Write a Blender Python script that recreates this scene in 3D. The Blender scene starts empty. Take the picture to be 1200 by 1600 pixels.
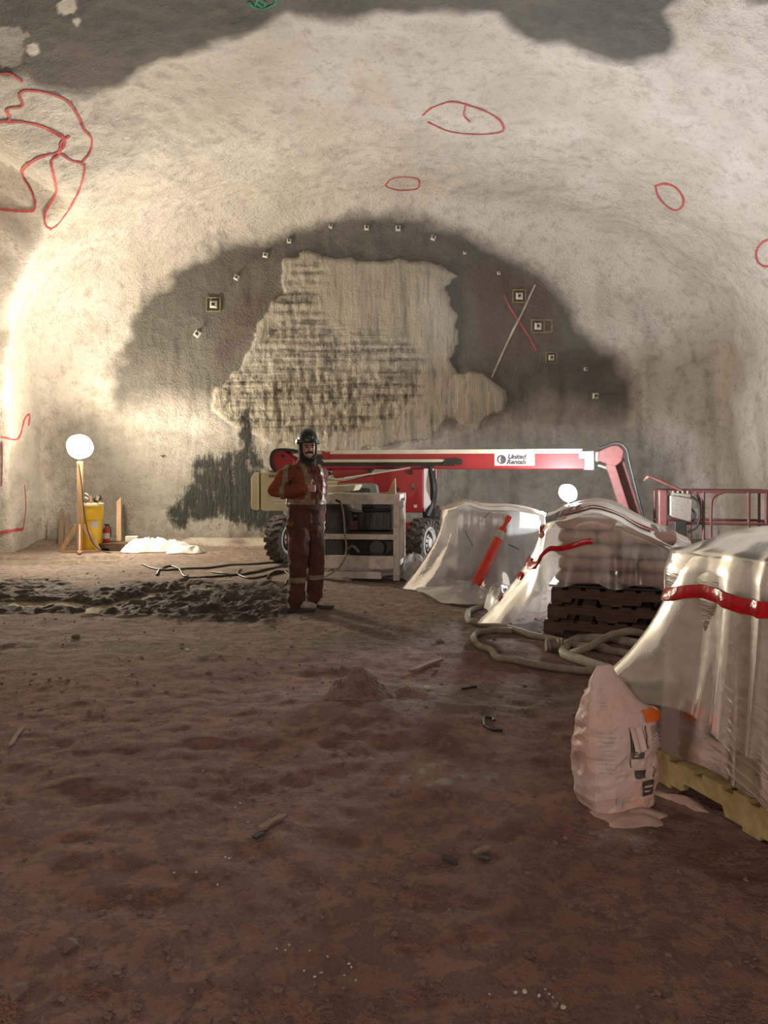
import bpy, bmesh, math, random
import numpy as np
from mathutils import Vector, Matrix, Euler
from mathutils.bvhtree import BVHTree

random.seed(7)
scene = bpy.context.scene
C = scene.collection
PI = math.pi

# ---------------------------------------------------------------- camera, world, exposure
CAM_H, FPX, CX, CY = 1.45, 1200.0, 600.0, 735.0
cam_d = bpy.data.cameras.new('camera')
cam_d.sensor_width = 36.0
cam_d.lens = 36.0 * FPX / 1600.0
cam_d.shift_y = -(800.0 - CY) / 1600.0
cam_d.clip_start = 0.05
cam = bpy.data.objects.new('camera', cam_d)
C.objects.link(cam)
cam.location = (0, 0, CAM_H)
cam.rotation_euler = (PI / 2, 0, 0)
scene.camera = cam

world = bpy.data.worlds.new('tunnel_gloom')
scene.world = world
world.use_nodes = True
bgn = world.node_tree.nodes['Background']
bgn.inputs['Color'].default_value = (1.0, 0.86, 0.74, 1)
bgn.inputs['Strength'].default_value = 0.35

vs = scene.view_settings
vs.view_transform = 'Standard'
vs.look = 'None'
vs.gamma = 1.0
vs.use_curve_mapping = False
vs.exposure = 0.75

# lamp strengths (the lamps themselves are built with their housings further down)
LAMP_WARM = ((1.0, 0.87, 0.67), 640.0)
LAMP_LED = ((0.92, 0.96, 1.0), 1300.0)
FILL_REAR = ((1.0, 0.84, 0.72), 330.0)  # added fill lamps, unseen behind the viewer

try:
    cy = scene.cycles
    cy.use_denoising = True
    cy.use_adaptive_sampling = True
    cy.adaptive_threshold = 0.025
    cy.max_bounces = 8
    cy.diffuse_bounces = 5
    cy.transparent_max_bounces = 16
    cy.sample_clamp_indirect = 6.0
    cy.caustics_reflective = False
    cy.caustics_refractive = False
except Exception:
    pass

# ---------------------------------------------------------------- pixel helpers (1200 x 1600 frame)
def P(px, py, Y):
    return Vector(((px - CX) / FPX * Y, Y, CAM_H - (py - CY) / FPX * Y))

def G(px, py, z=0.0):
    Y = (CAM_H - z) * FPX / (py - CY)
    return P(px, py, Y)

# ---------------------------------------------------------------- noise
def _h(ix, iy, iz):
    v = np.sin(ix * 127.1 + iy * 311.7 + iz * 74.7) * 43758.5453
    return v - np.floor(v)

def vnoise(x, y, z=0.0):
    x = np.asarray(x, float); y = np.asarray(y, float); z = np.asarray(z, float) + 0 * x
    ix, iy, iz = np.floor(x), np.floor(y), np.floor(z)
    fx, fy, fz = x - ix, y - iy, z - iz
    fx = fx * fx * (3 - 2 * fx); fy = fy * fy * (3 - 2 * fy); fz = fz * fz * (3 - 2 * fz)
    r = 0
    for a in (0, 1):
        wx = fx if a else 1 - fx
        for b in (0, 1):
            wy = fy if b else 1 - fy
            for c in (0, 1):
                wz = fz if c else 1 - fz
                r = r + wx * wy * wz * _h(ix + a, iy + b, iz + c)
    return r

def fbm(x, y, z=0.0, o=4):
    r, a, t = 0, 1.0, 0.0
    for i in range(o):
        r = r + a * vnoise(x * 2 ** i + 17.3 * i, y * 2 ** i + 9.1 * i, np.asarray(z) * 2 ** i + 3.7 * i)
        t += a; a *= 0.5
    return r / t

def sstep(a, b, x):
    t = np.clip((x - a) / (b - a), 0, 1)
    return t * t * (3 - 2 * t)

def polysd(px, py, poly):
    """signed distance to polygon, positive inside"""
    px = np.asarray(px, float); py = np.asarray(py, float)
    d = np.full(px.shape, 1e9); ins = np.zeros(px.shape, bool)
    n = len(poly)
    for i in range(n):
        x0, y0 = poly[i]; x1, y1 = poly[(i + 1) % n]
        ex, ey = x1 - x0, y1 - y0
        t = np.clip(((px - x0) * ex + (py - y0) * ey) / (ex * ex + ey * ey + 1e-9), 0, 1)
        d = np.minimum(d, np.hypot(px - x0 - t * ex, py - y0 - t * ey))
        c = ((y0 <= py) & (y1 > py)) | ((y1 <= py) & (y0 > py))
        xi = x0 + (py - y0) / (y1 - y0 if y1 != y0 else 1e-9) * ex
        ins ^= c & (px < xi)
    return np.where(ins, d, -d)

def polyd(x, y, pts):
    x = np.asarray(x, float); y = np.asarray(y, float)
    d = np.full(x.shape, 1e9)
    for (x0, y0), (x1, y1) in zip(pts[:-1], pts[1:]):
        ex, ey = x1 - x0, y1 - y0
        t = np.clip(((x - x0) * ex + (y - y0) * ey) / (ex * ex + ey * ey + 1e-9), 0, 1)
        d = np.minimum(d, np.hypot(x - x0 - t * ex, y - y0 - t * ey))
    return d

# ---------------------------------------------------------------- materials
MATS = {}
def new_mat(name):
    m = bpy.data.materials.new(name)
    m.use_nodes = True
    nt = m.node_tree
    for n in list(nt.nodes):
        nt.nodes.remove(n)
    out = nt.nodes.new('ShaderNodeOutputMaterial')
    b = nt.nodes.new('ShaderNodeBsdfPrincipled')
    nt.links.new(b.outputs[0], out.inputs[0])
    MATS[name] = m
    return m, nt, b, out

def N(nt, typ, **kw):
    n = nt.nodes.new(typ)
    for k, v in kw.items():
        if k.startswith('i_'):
            n.inputs[k[2:].replace('_', ' ')].default_value = v
        else:
            setattr(n, k, v)
    return n

def noise_node(nt, vec, scale, detail=4, rough=0.6):
    n = N(nt, 'ShaderNodeTexNoise')
    n.inputs['Scale'].default_value = scale
    n.inputs['Detail'].default_value = detail
    n.inputs['Roughness'].default_value = rough
    nt.links.new(vec, n.inputs['Vector'])
    return n.outputs['Fac']

def ramp(nt, fac, a, b, ca=(0, 0, 0, 1), cb=(1, 1, 1, 1)):
    r = N(nt, 'ShaderNodeValToRGB')
    r.color_ramp.elements[0].position = a; r.color_ramp.elements[0].color = ca
    r.color_ramp.elements[1].position = b; r.color_ramp.elements[1].color = cb
    nt.links.new(fac, r.inputs[0])
    return r.outputs[0]

def mixc(nt, fac, a, b, blend='MIX'):
    m = N(nt, 'ShaderNodeMix', data_type='RGBA', blend_type=blend)
    for s, v in ((0, fac), (6, a), (7, b)):
        if hasattr(v, 'is_output'):
            nt.links.new(v, m.inputs[s])
        elif s == 0:
            m.inputs[0].default_value = v
        else:
            m.inputs[s].default_value = (*v[:3], 1)
    return m.outputs[2]

def math_n(nt, op, a, b=None, clamp=False):
    m = N(nt, 'ShaderNodeMath', operation=op, use_clamp=clamp)
    for i, v in enumerate((a, b)):
        if v is None: continue
        if hasattr(v, 'is_output'): nt.links.new(v, m.inputs[i])
        else: m.inputs[i].default_value = v
    return m.outputs[0]

def bump(nt, b, hgt, strength=0.3, dist=0.02):
    n = N(nt, 'ShaderNodeBump')
    n.inputs['Strength'].default_value = strength
    n.inputs['Distance'].default_value = dist
    nt.links.new(hgt, n.inputs['Height'])
    nt.links.new(n.outputs[0], b.inputs['Normal'])
    return n

def mat(name, col, rough=0.6, metal=0.0, col2=None, nscale=8.0, bscale=None, bstr=0.2, bdist=0.01, lo=0.35, hi=0.65, spec=0.5, stretch=None, trans=0.0):
    m, nt, b, out = new_mat(name)
    tc = N(nt, 'ShaderNodeTexCoord')
    vec = tc.outputs['Object']
    if stretch:
        mp = N(nt, 'ShaderNodeMapping'); mp.inputs['Scale'].default_value = stretch
        nt.links.new(vec, mp.inputs['Vector']); vec = mp.outputs[0]
    f = noise_node(nt, vec, nscale, 5)
    c2 = col2 if col2 else tuple(c * 0.75 for c in col)
    nt.links.new(ramp(nt, f, lo, hi, (*c2, 1), (*col, 1)), b.inputs['Base Color'])
    b.inputs['Roughness'].default_value = rough
    b.inputs['Metallic'].default_value = metal
    b.inputs['Specular IOR Level'].default_value = spec
    if bscale:
        bump(nt, b, noise_node(nt, vec, bscale, 4), bstr, bdist)
    return m

def emit_mat(name, col, strength):
    m, nt, b, out = new_mat(name)
    b.inputs['Base Color'].default_value = (0.8, 0.8, 0.8, 1)
    b.inputs['Emission Color'].default_value = (*col, 1)
    b.inputs['Emission Strength'].default_value = strength
    return m

def plastic_mat(name, col, opaque, rough, transl=0.5, bscale=14.0, bstr=0.35, stretch=None):
    m, nt, b, out = new_mat(name)
    tc = N(nt, 'ShaderNodeTexCoord'); vec = tc.outputs['Object']
    b.inputs['Base Color'].default_value = (*col, 1)
    b.inputs['Roughness'].default_value = rough
    b.inputs['Specular IOR Level'].default_value = 0.6
    bv = vec
    if stretch:
        mp = N(nt, 'ShaderNodeMapping'); mp.inputs['Scale'].default_value = stretch
        nt.links.new(vec, mp.inputs['Vector']); bv = mp.outputs[0]
    bp = bump(nt, b, noise_node(nt, bv, bscale, 4, 0.55), bstr, 0.03)
    tl = N(nt, 'ShaderNodeBsdfTranslucent'); tl.inputs['Color'].default_value = (*col, 1)
    mx = N(nt, 'ShaderNodeMixShader'); mx.inputs[0].default_value = transl
    nt.links.new(b.outputs[0], mx.inputs[1]); nt.links.new(tl.outputs[0], mx.inputs[2])
    tr = N(nt, 'ShaderNodeBsdfTransparent'); tr.inputs['Color'].default_value = (0.97, 0.96, 0.94, 1)
    fr = N(nt, 'ShaderNodeLayerWeight'); fr.inputs['Blend'].default_value = 0.35
    nf = noise_node(nt, vec, 5.0, 3)
    op = math_n(nt, 'ADD', math_n(nt, 'MULTIPLY', fr.outputs['Facing'], 0.45), opaque)
    op = math_n(nt, 'ADD', op, math_n(nt, 'MULTIPLY', math_n(nt, 'SUBTRACT', nf, 0.5), 0.5), True)
    mx2 = N(nt, 'ShaderNodeMixShader')
    nt.links.new(op, mx2.inputs[0]); nt.links.new(tr.outputs[0], mx2.inputs[1]); nt.links.new(mx.outputs[0], mx2.inputs[2])
    gl = N(nt, 'ShaderNodeBsdfGlossy'); gl.inputs['Roughness'].default_value = rough * 0.85
    gl.inputs['Color'].default_value = (1, 1, 1, 1)
    nt.links.new(bp.outputs[0], gl.inputs['Normal'])
    fz = N(nt, 'ShaderNodeFresnel'); fz.inputs['IOR'].default_value = 1.5
    nt.links.new(bp.outputs[0], fz.inputs['Normal'])
    mx3 = N(nt, 'ShaderNodeMixShader')
    nt.links.new(fz.outputs[0], mx3.inputs[0]); nt.links.new(mx2.outputs[0], mx3.inputs[1]); nt.links.new(gl.outputs[0], mx3.inputs[2])
    nt.links.new(mx3.outputs[0], out.inputs[0])
    return m

# concrete lining: masks painted as per-vertex material regions (damp / pale spray / wet seep / rust)
def concrete_mat():
    m, nt, b, out = new_mat('shotcrete')
    tc = N(nt, 'ShaderNodeTexCoord'); vec = tc.outputs['Object']
    at = N(nt, 'ShaderNodeAttribute', attribute_name='masks')
    sp = N(nt, 'ShaderNodeSeparateColor'); nt.links.new(at.outputs['Color'], sp.inputs[0])
    damp, pale, wet, rust = sp.outputs[0], sp.outputs[1], sp.outputs[2], at.outputs['Alpha']
    n1 = noise_node(nt, vec, 0.9, 5); n2 = noise_node(nt, vec, 5.0, 6, 0.7); n3 = noise_node(nt, vec, 26.0, 4, 0.7)
    col = ramp(nt, n1, 0.35, 0.68, (0.57, 0.525, 0.455, 1), (0.71, 0.67, 0.615, 1))
    col = mixc(nt, ramp(nt, n2, 0.50, 0.72), col, (0.44, 0.385, 0.33))
    col = mixc(nt, math_n(nt, 'MULTIPLY', ramp(nt, n3, 0.56, 0.72), 0.55), col, (0.26, 0.22, 0.18))
    # damp grey
    dcol = ramp(nt, n1, 0.3, 0.7, (0.105, 0.102, 0.092, 1), (0.165, 0.155, 0.136, 1))
    dcol = mixc(nt, math_n(nt, 'MULTIPLY', ramp(nt, n2, 0.45, 0.75), 0.5), dcol, (0.22, 0.195, 0.165))
    dn = math_n(nt, 'ADD', damp, math_n(nt, 'MULTIPLY', math_n(nt, 'SUBTRACT', n2, 0.5), 0.45))
    dmask = ramp(nt, dn, 0.15, 0.85)
    col = mixc(nt, dmask, col, dcol)
    # pale sprayed patch
    pn = math_n(nt, 'ADD', pale, math_n(nt, 'MULTIPLY', math_n(nt, 'SUBTRACT', n2, 0.5), 0.4))
    pcol = ramp(nt, n1, 0.35, 0.65, (0.40, 0.36, 0.285, 1), (0.50, 0.46, 0.39, 1))
    mp = N(nt, 'ShaderNodeMapping'); mp.inputs['Scale'].default_value = (14, 14, 1.6)
    nt.links.new(vec, mp.inputs['Vector'])
    st = noise_node(nt, mp.outputs[0], 1.0, 4)
    pcol = mixc(nt, math_n(nt, 'MULTIPLY', ramp(nt, st, 0.5, 0.7), 0.6), pcol, (0.2, 0.175, 0.145))
    col = mixc(nt, ramp(nt, pn, 0.42, 0.58), col, pcol)
    # courses of the sprayed ribs: dark gaps between horizontal passes
    ra = N(nt, 'ShaderNodeAttribute', attribute_name='rib')
    mr = N(nt, 'ShaderNodeMapping'); mr.inputs['Scale'].default_value = (0.7, 0.7, 13.0)
    nt.links.new(vec, mr.inputs['Vector'])
    rl = noise_node(nt, mr.outputs[0], 1.0, 4)
    mr2 = N(nt, 'ShaderNodeMapping'); mr2.inputs['Scale'].default_value = (22, 22, 9)
    nt.links.new(vec, mr2.inputs['Vector'])
    rl2 = noise_node(nt, mr2.outputs[0], 1.0, 3)
    rr = math_n(nt, 'MULTIPLY', ramp(nt, rl, 0.45, 0.60), math_n(nt, 'ADD', math_n(nt, 'MULTIPLY', ramp(nt, rl2, 0.40, 0.58), 0.65), 0.35))
    col = mixc(nt, math_n(nt, 'MULTIPLY', rr, math_n(nt, 'MULTIPLY', ra.outputs['Fac'], 0.85)), col, (0.085, 0.075, 0.062))
    # rust stain
    col = mixc(nt, math_n(nt, 'MULTIPLY', rust, 0.8), col, (0.115, 0.060, 0.045))
    # wet seep
    wn = math_n(nt, 'ADD', wet, math_n(nt, 'MULTIPLY', math_n(nt, 'SUBTRACT', st, 0.5), 1.0))
    wn = math_n(nt, 'ADD', wn, math_n(nt, 'MULTIPLY', math_n(nt, 'SUBTRACT', n2, 0.5), 1.6))
    wn = math_n(nt, 'MULTIPLY', wn, math_n(nt, 'GREATER_THAN', wet, 0.02))
    wm = ramp(nt, wn, 0.42, 0.85)
    col = mixc(nt, wm, col, (0.030, 0.031, 0.027))
    nt.links.new(col, b.inputs['Base Color'])
    rg = N(nt, 'ShaderNodeMapRange'); rg.inputs['To Min'].default_value = 0.88; rg.inputs['To Max'].default_value = 0.42
    nt.links.new(wm, rg.inputs[0]); nt.links.new(rg.outputs[0], b.inputs['Roughness'])
    b.inputs['Specular IOR Level'].default_value = 0.35
    hh = math_n(nt, 'ADD', math_n(nt, 'MULTIPLY', n2, 1.0), math_n(nt, 'MULTIPLY', n3, 0.45))
    hh = math_n(nt, 'ADD', hh, math_n(nt, 'MULTIPLY', st, math_n(nt, 'MULTIPLY', math_n(nt, 'ADD', pale, wet), 0.7)))
    bump(nt, b, hh, 0.9, 0.10)
    return m

def soil_mat():
    m, nt, b, out = new_mat('soil')
    tc = N(nt, 'ShaderNodeTexCoord'); vec = tc.outputs['Object']
    at = N(nt, 'ShaderNodeAttribute', attribute_name='masks')
    sp = N(nt, 'ShaderNodeSeparateColor'); nt.links.new(at.outputs['Color'], sp.inputs[0])
    red, mud, pale = sp.outputs[0], sp.outputs[1], sp.outputs[2]
    n1 = noise_node(nt, vec, 1.3, 6, 0.65); n2 = noise_node(nt, vec, 9.0, 6, 0.7); n3 = noise_node(nt, vec, 55.0, 4, 0.7)
    base = ramp(nt, n1, 0.3, 0.7, (0.20, 0.150, 0.118, 1), (0.36, 0.285, 0.235, 1))
    rcol = ramp(nt, n1, 0.3, 0.7, (0.210, 0.108, 0.084, 1), (0.33, 0.185, 0.148, 1))
    rn = math_n(nt, 'ADD', red, math_n(nt, 'MULTIPLY', math_n(nt, 'SUBTRACT', n1, 0.5), 0.8))
    col = mixc(nt, ramp(nt, rn, 0.2, 0.8), base, rcol)
    col = mixc(nt, math_n(nt, 'MULTIPLY', ramp(nt, n2, 0.52, 0.72), 0.5), col, (0.36, 0.275, 0.23))
    col = mixc(nt, math_n(nt, 'MULTIPLY', ramp(nt, n2, 0.50, 0.30), 0.5), col, (0.120, 0.070, 0.055))
    col = mixc(nt, math_n(nt, 'MULTIPLY', ramp(nt, n3, 0.58, 0.75), 0.45), col, (0.34, 0.27, 0.23))
    mm = ramp(nt, math_n(nt, 'ADD', mud, math_n(nt, 'MULTIPLY', math_n(nt, 'SUBTRACT', n2, 0.5), 0.6)), 0.35, 0.65)
    mcol = ramp(nt, n2, 0.35, 0.65, (0.038, 0.030, 0.022, 1), (0.105, 0.082, 0.062, 1))
    col = mixc(nt, mm, col, mcol)
    pm = ramp(nt, math_n(nt, 'ADD', pale, math_n(nt, 'MULTIPLY', math_n(nt, 'SUBTRACT', n2, 0.5), 0.8)), 0.35, 0.65)
    col = mixc(nt, pm, col, (0.50, 0.46, 0.39))
    nt.links.new(col, b.inputs['Base Color'])
    rg = N(nt, 'ShaderNodeMapRange'); rg.inputs['To Min'].default_value = 0.95; rg.inputs['To Max'].default_value = 0.8
    nt.links.new(mm, rg.inputs[0]); nt.links.new(rg.outputs[0], b.inputs['Roughness'])
    b.inputs['Specular IOR Level'].default_value = 0.3
    hh = math_n(nt, 'ADD', n2, math_n(nt, 'MULTIPLY', n3, 0.35))
    bump(nt, b, hh, 1.0, 0.06)
    return m

concrete_mat(); soil_mat()
M = MATS
mat('red_paint', (0.33, 0.017, 0.018), 0.42, col2=(0.24, 0.014, 0.014), nscale=3)
mat('spray_red', (0.48, 0.05, 0.06), 0.8, col2=(0.40, 0.12, 0.11), nscale=14)
mat('spray_green', (0.03, 0.22, 0.12), 0.8, nscale=10)
mat('spray_pale', (0.42, 0.38, 0.32), 0.8, nscale=10)
mat('spray_yellow', (0.30, 0.25, 0.10), 0.8, nscale=20, col2=(0.14, 0.12, 0.07))
mat('beige_paint', (0.62, 0.55, 0.34), 0.42, col2=(0.52, 0.45, 0.28), nscale=2)
mat('cream_paint', (0.72, 0.64, 0.46), 0.45, nscale=4)
mat('grey_panel', (0.26, 0.25, 0.20), 0.5, nscale=4)
mat('dark_panel', (0.05, 0.05, 0.045), 0.5, nscale=4)
mat('white_steel', (0.60, 0.54, 0.49), 0.5, col2=(0.36, 0.30, 0.26), nscale=9, lo=0.3, hi=0.5, bscale=60, bstr=0.1)
mat('led_lit_panel', (0.85, 0.78, 0.78), 0.4, col2=(0.78, 0.62, 0.62), nscale=5)  # whitish pink paints in the LED glare on the tower's red end face
mat('black_metal', (0.014, 0.014, 0.013), 0.42, col2=(0.03, 0.027, 0.024), nscale=18, metal=0.2)
mat('black_rubber', (0.016, 0.016, 0.016), 0.55, nscale=10)
mat('grey_metal', (0.32, 0.31, 0.29), 0.35, metal=0.8, nscale=12)
mat('chrome_dull', (0.60, 0.58, 0.54), 0.28, metal=0.9, nscale=12)
mat('tyre', (0.055, 0.048, 0.040), 0.85, col2=(0.11, 0.092, 0.07), nscale=14, bscale=40)
mat('rim_white', (0.62, 0.59, 0.54), 0.5, col2=(0.40, 0.36, 0.31), nscale=9)
mat('rust_rail', (0.15, 0.042, 0.040), 0.55, col2=(0.085, 0.035, 0.030), nscale=14)
mat('hose', (0.34, 0.30, 0.23), 0.7, col2=(0.22, 0.185, 0.14), nscale=11, bscale=50, bstr=0.25)
mat('hose_pale', (0.46, 0.42, 0.34), 0.65, col2=(0.30, 0.27, 0.21), nscale=11, bscale=50, bstr=0.25)
mat('cast_iron', (0.26, 0.23, 0.19), 0.6, metal=0.3, nscale=25, bscale=30)
mat('pallet_dark', (0.150, 0.085, 0.055), 0.75, col2=(0.070, 0.040, 0.028), nscale=5, stretch=(1, 8, 8), bscale=20, bstr=0.4)
mat('pallet_yellow', (0.50, 0.38, 0.17), 0.7, col2=(0.36, 0.26, 0.115), nscale=3, stretch=(8, 1, 8), bscale=20, bstr=0.3)
mat('lumber', (0.56, 0.37, 0.21), 0.7, col2=(0.42, 0.26, 0.14), nscale=3, stretch=(8, 8, 1), bscale=15, bstr=0.25)
mat('yellow_plastic', (0.80, 0.55, 0.03), 0.35, col2=(0.72, 0.46, 0.02), nscale=3)
mat('label_white', (0.62, 0.61, 0.58), 0.6, nscale=5)
mat('black_print', (0.03, 0.025, 0.022), 0.6, nscale=20, col2=(0.09, 0.07, 0.06))
mat('grey_print', (0.30, 0.27, 0.30), 0.6, nscale=30, col2=(0.5, 0.44, 0.43))
mat('fire_red', (0.50, 0.03, 0.03), 0.3, nscale=5)
mat('tarp_white', (0.78, 0.76, 0.71), 0.5, nscale=6, col2=(0.62, 0.59, 0.54), bscale=12, bstr=0.4)
mat('paper_bag', (0.56, 0.375, 0.325), 0.65, col2=(0.45, 0.30, 0.27), nscale=6, bscale=16, bstr=0.6, bdist=0.02)
mat('paper_bag_open', (0.60, 0.385, 0.33), 0.5, col2=(0.56, 0.44, 0.41), nscale=5, bscale=14, bstr=0.55, bdist=0.02)
mat('cement_powder', (0.60, 0.42, 0.36), 0.95, nscale=12, bscale=30)
mat('orange_print', (0.75, 0.14, 0.01), 0.5, nscale=5)
mat('caution_orange', (0.80, 0.055, 0.030), 0.45, col2=(0.62, 0.04, 0.025), nscale=4)
mat('reflect_silver', (0.62, 0.58, 0.52), 0.4, nscale=15)
mat('tape_red', (0.55, 0.012, 0.020), 0.16, col2=(0.36, 0.010, 0.014), nscale=16, bscale=26, bstr=0.6)
mat('orange_cloth', (0.21, 0.046, 0.012), 0.9, col2=(0.09, 0.022, 0.010), nscale=7, bscale=22, bstr=0.5, bdist=0.02)
mat('shaded_rust_cloth', (0.085, 0.026, 0.014), 0.9, col2=(0.04, 0.014, 0.010), nscale=6, bscale=20, bstr=0.5, bdist=0.02)  # jacket cloth darkened to paint in the shade and dirt on the trousers
mat('reflective_cloth', (0.22, 0.17, 0.10), 0.5, col2=(0.13, 0.10, 0.06), nscale=18)
mat('skin', (0.40, 0.22, 0.16), 0.55, nscale=10)
mat('black_cloth', (0.014, 0.014, 0.017), 0.9, nscale=10, bscale=40)
mat('helmet_black', (0.018, 0.020, 0.024), 0.35, nscale=10)
mat('hair_dark', (0.02, 0.014, 0.010), 0.8, nscale=10)
mat('teeth', (0.7, 0.66, 0.6), 0.4, nscale=10)
mat('boot', (0.44, 0.37, 0.31), 0.8, col2=(0.20, 0.14, 0.11), nscale=10, bscale=25)
mat('boot_sole', (0.05, 0.04, 0.035), 0.8, nscale=10)
mat('dirt_lump', (0.28, 0.185, 0.15), 0.95, col2=(0.15, 0.095, 0.078), nscale=7, bscale=22, bstr=1.0, bdist=0.06)
mat('stone', (0.22, 0.15, 0.12), 0.9, col2=(0.13, 0.085, 0.07), nscale=20, bscale=30)
mat('white_chip', (0.62, 0.56, 0.50), 0.8, nscale=20)
mat('stick', (0.24, 0.17, 0.12), 0.85, nscale=12)
mat('blue_wrap', (0.36, 0.42, 0.50), 0.5, nscale=2.5, col2=(0.48, 0.50, 0.50))
mat('tool_grey', (0.35, 0.34, 0.32), 0.4, metal=0.5, nscale=14)
emit_mat('lamp_warm', *LAMP_WARM)
emit_mat('lamp_led', *LAMP_LED)
emit_mat('rear_fill', *FILL_REAR)
emit_mat('warm_shell_fill', LAMP_WARM[0], LAMP_WARM[1] * 0.045)  # glow added to the lamp back to light the face behind
emit_mat('led_shell_fill', LAMP_LED[0], LAMP_LED[1] * 0.17)  # same added back glow, lights the boom and the face
plastic_mat('poly_milky', (0.76, 0.71, 0.65), 0.28, 0.36, 0.45, bscale=4, bstr=0.15)
plastic_mat('poly_thin', (0.84, 0.78, 0.70), 0.30, 0.26, 0.4, bscale=4, bstr=0.15)
plastic_mat('stretch_film', (0.78, 0.72, 0.60), 0.34, 0.20, 0.4, bscale=3, bstr=0.2, stretch=(1, 1, 6))
plastic_mat('poly_white', (0.88, 0.87, 0.85), 0.50, 0.3, 0.5, bscale=6, bstr=0.25)
plastic_mat('clear_bottle', (0.8, 0.8, 0.78), 0.25, 0.1, 0.4)
def water_mat():
    m, nt, b, out = new_mat('muddy_water')
    tc = N(nt, 'ShaderNodeTexCoord')
    b.inputs['Base Color'].default_value = (0.20, 0.165, 0.12, 1)
    b.inputs['Roughness'].default_value = 0.05
    b.inputs['Specular IOR Level'].default_value = 0.9
    bump(nt, b, noise_node(nt, tc.outputs['Object'], 5, 3), 0.06, 0.01)
water_mat()

# ---------------------------------------------------------------- mesh building
def link_mesh(name, me, m=None, parent=None):
    o = bpy.data.objects.new(name, me)
    C.objects.link(o)
    if m is not None:
        for k in (m if isinstance(m, (list, tuple)) else [m]):
            me.materials.append(M[k])
    if parent is not None:
        o.parent = parent
    return o

def grid_faces(r, c, wrap=False):
    i = np.arange(r - 1)[:, None]; j = np.arange(c if wrap else c - 1)[None, :]
    j2 = (j + 1) % c
    return np.stack([i * c + j, i * c + j2, (i + 1) * c + j2, (i + 1) * c + j], -1).reshape(-1, 4)

def np_mesh(name, V, F, smooth=True, normals=None):
    me = bpy.data.meshes.new(name)
    V = np.asarray(V, np.float32).reshape(-1, 3); F = np.asarray(F, np.int32)
    me.vertices.add(len(V)); me.vertices.foreach_set('co', V.ravel())
    k = F.shape[1]
    me.loops.add(F.size); me.loops.foreach_set('vertex_index', F.ravel())
    me.polygons.add(len(F))
    me.polygons.foreach_set('loop_start', np.arange(0, F.size, k, dtype=np.int32))
    me.polygons.foreach_set('loop_total', np.full(len(F), k, np.int32))
    me.polygons.foreach_set('use_smooth', np.full(len(F), smooth))
    me.update(calc_edges=True)
    me.validate()
    if normals is not None:
        me.normals_split_custom_set_from_vertices(np.asarray(normals, np.float32).reshape(-1, 3).tolist())
    return me

def set_masks(me, R, Gc, B, A):
    at = me.attributes.new('masks', 'FLOAT_COLOR', 'POINT')
    at.data.foreach_set('color', np.stack([R, Gc, B, A], -1).astype(np.float32).ravel())

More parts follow.
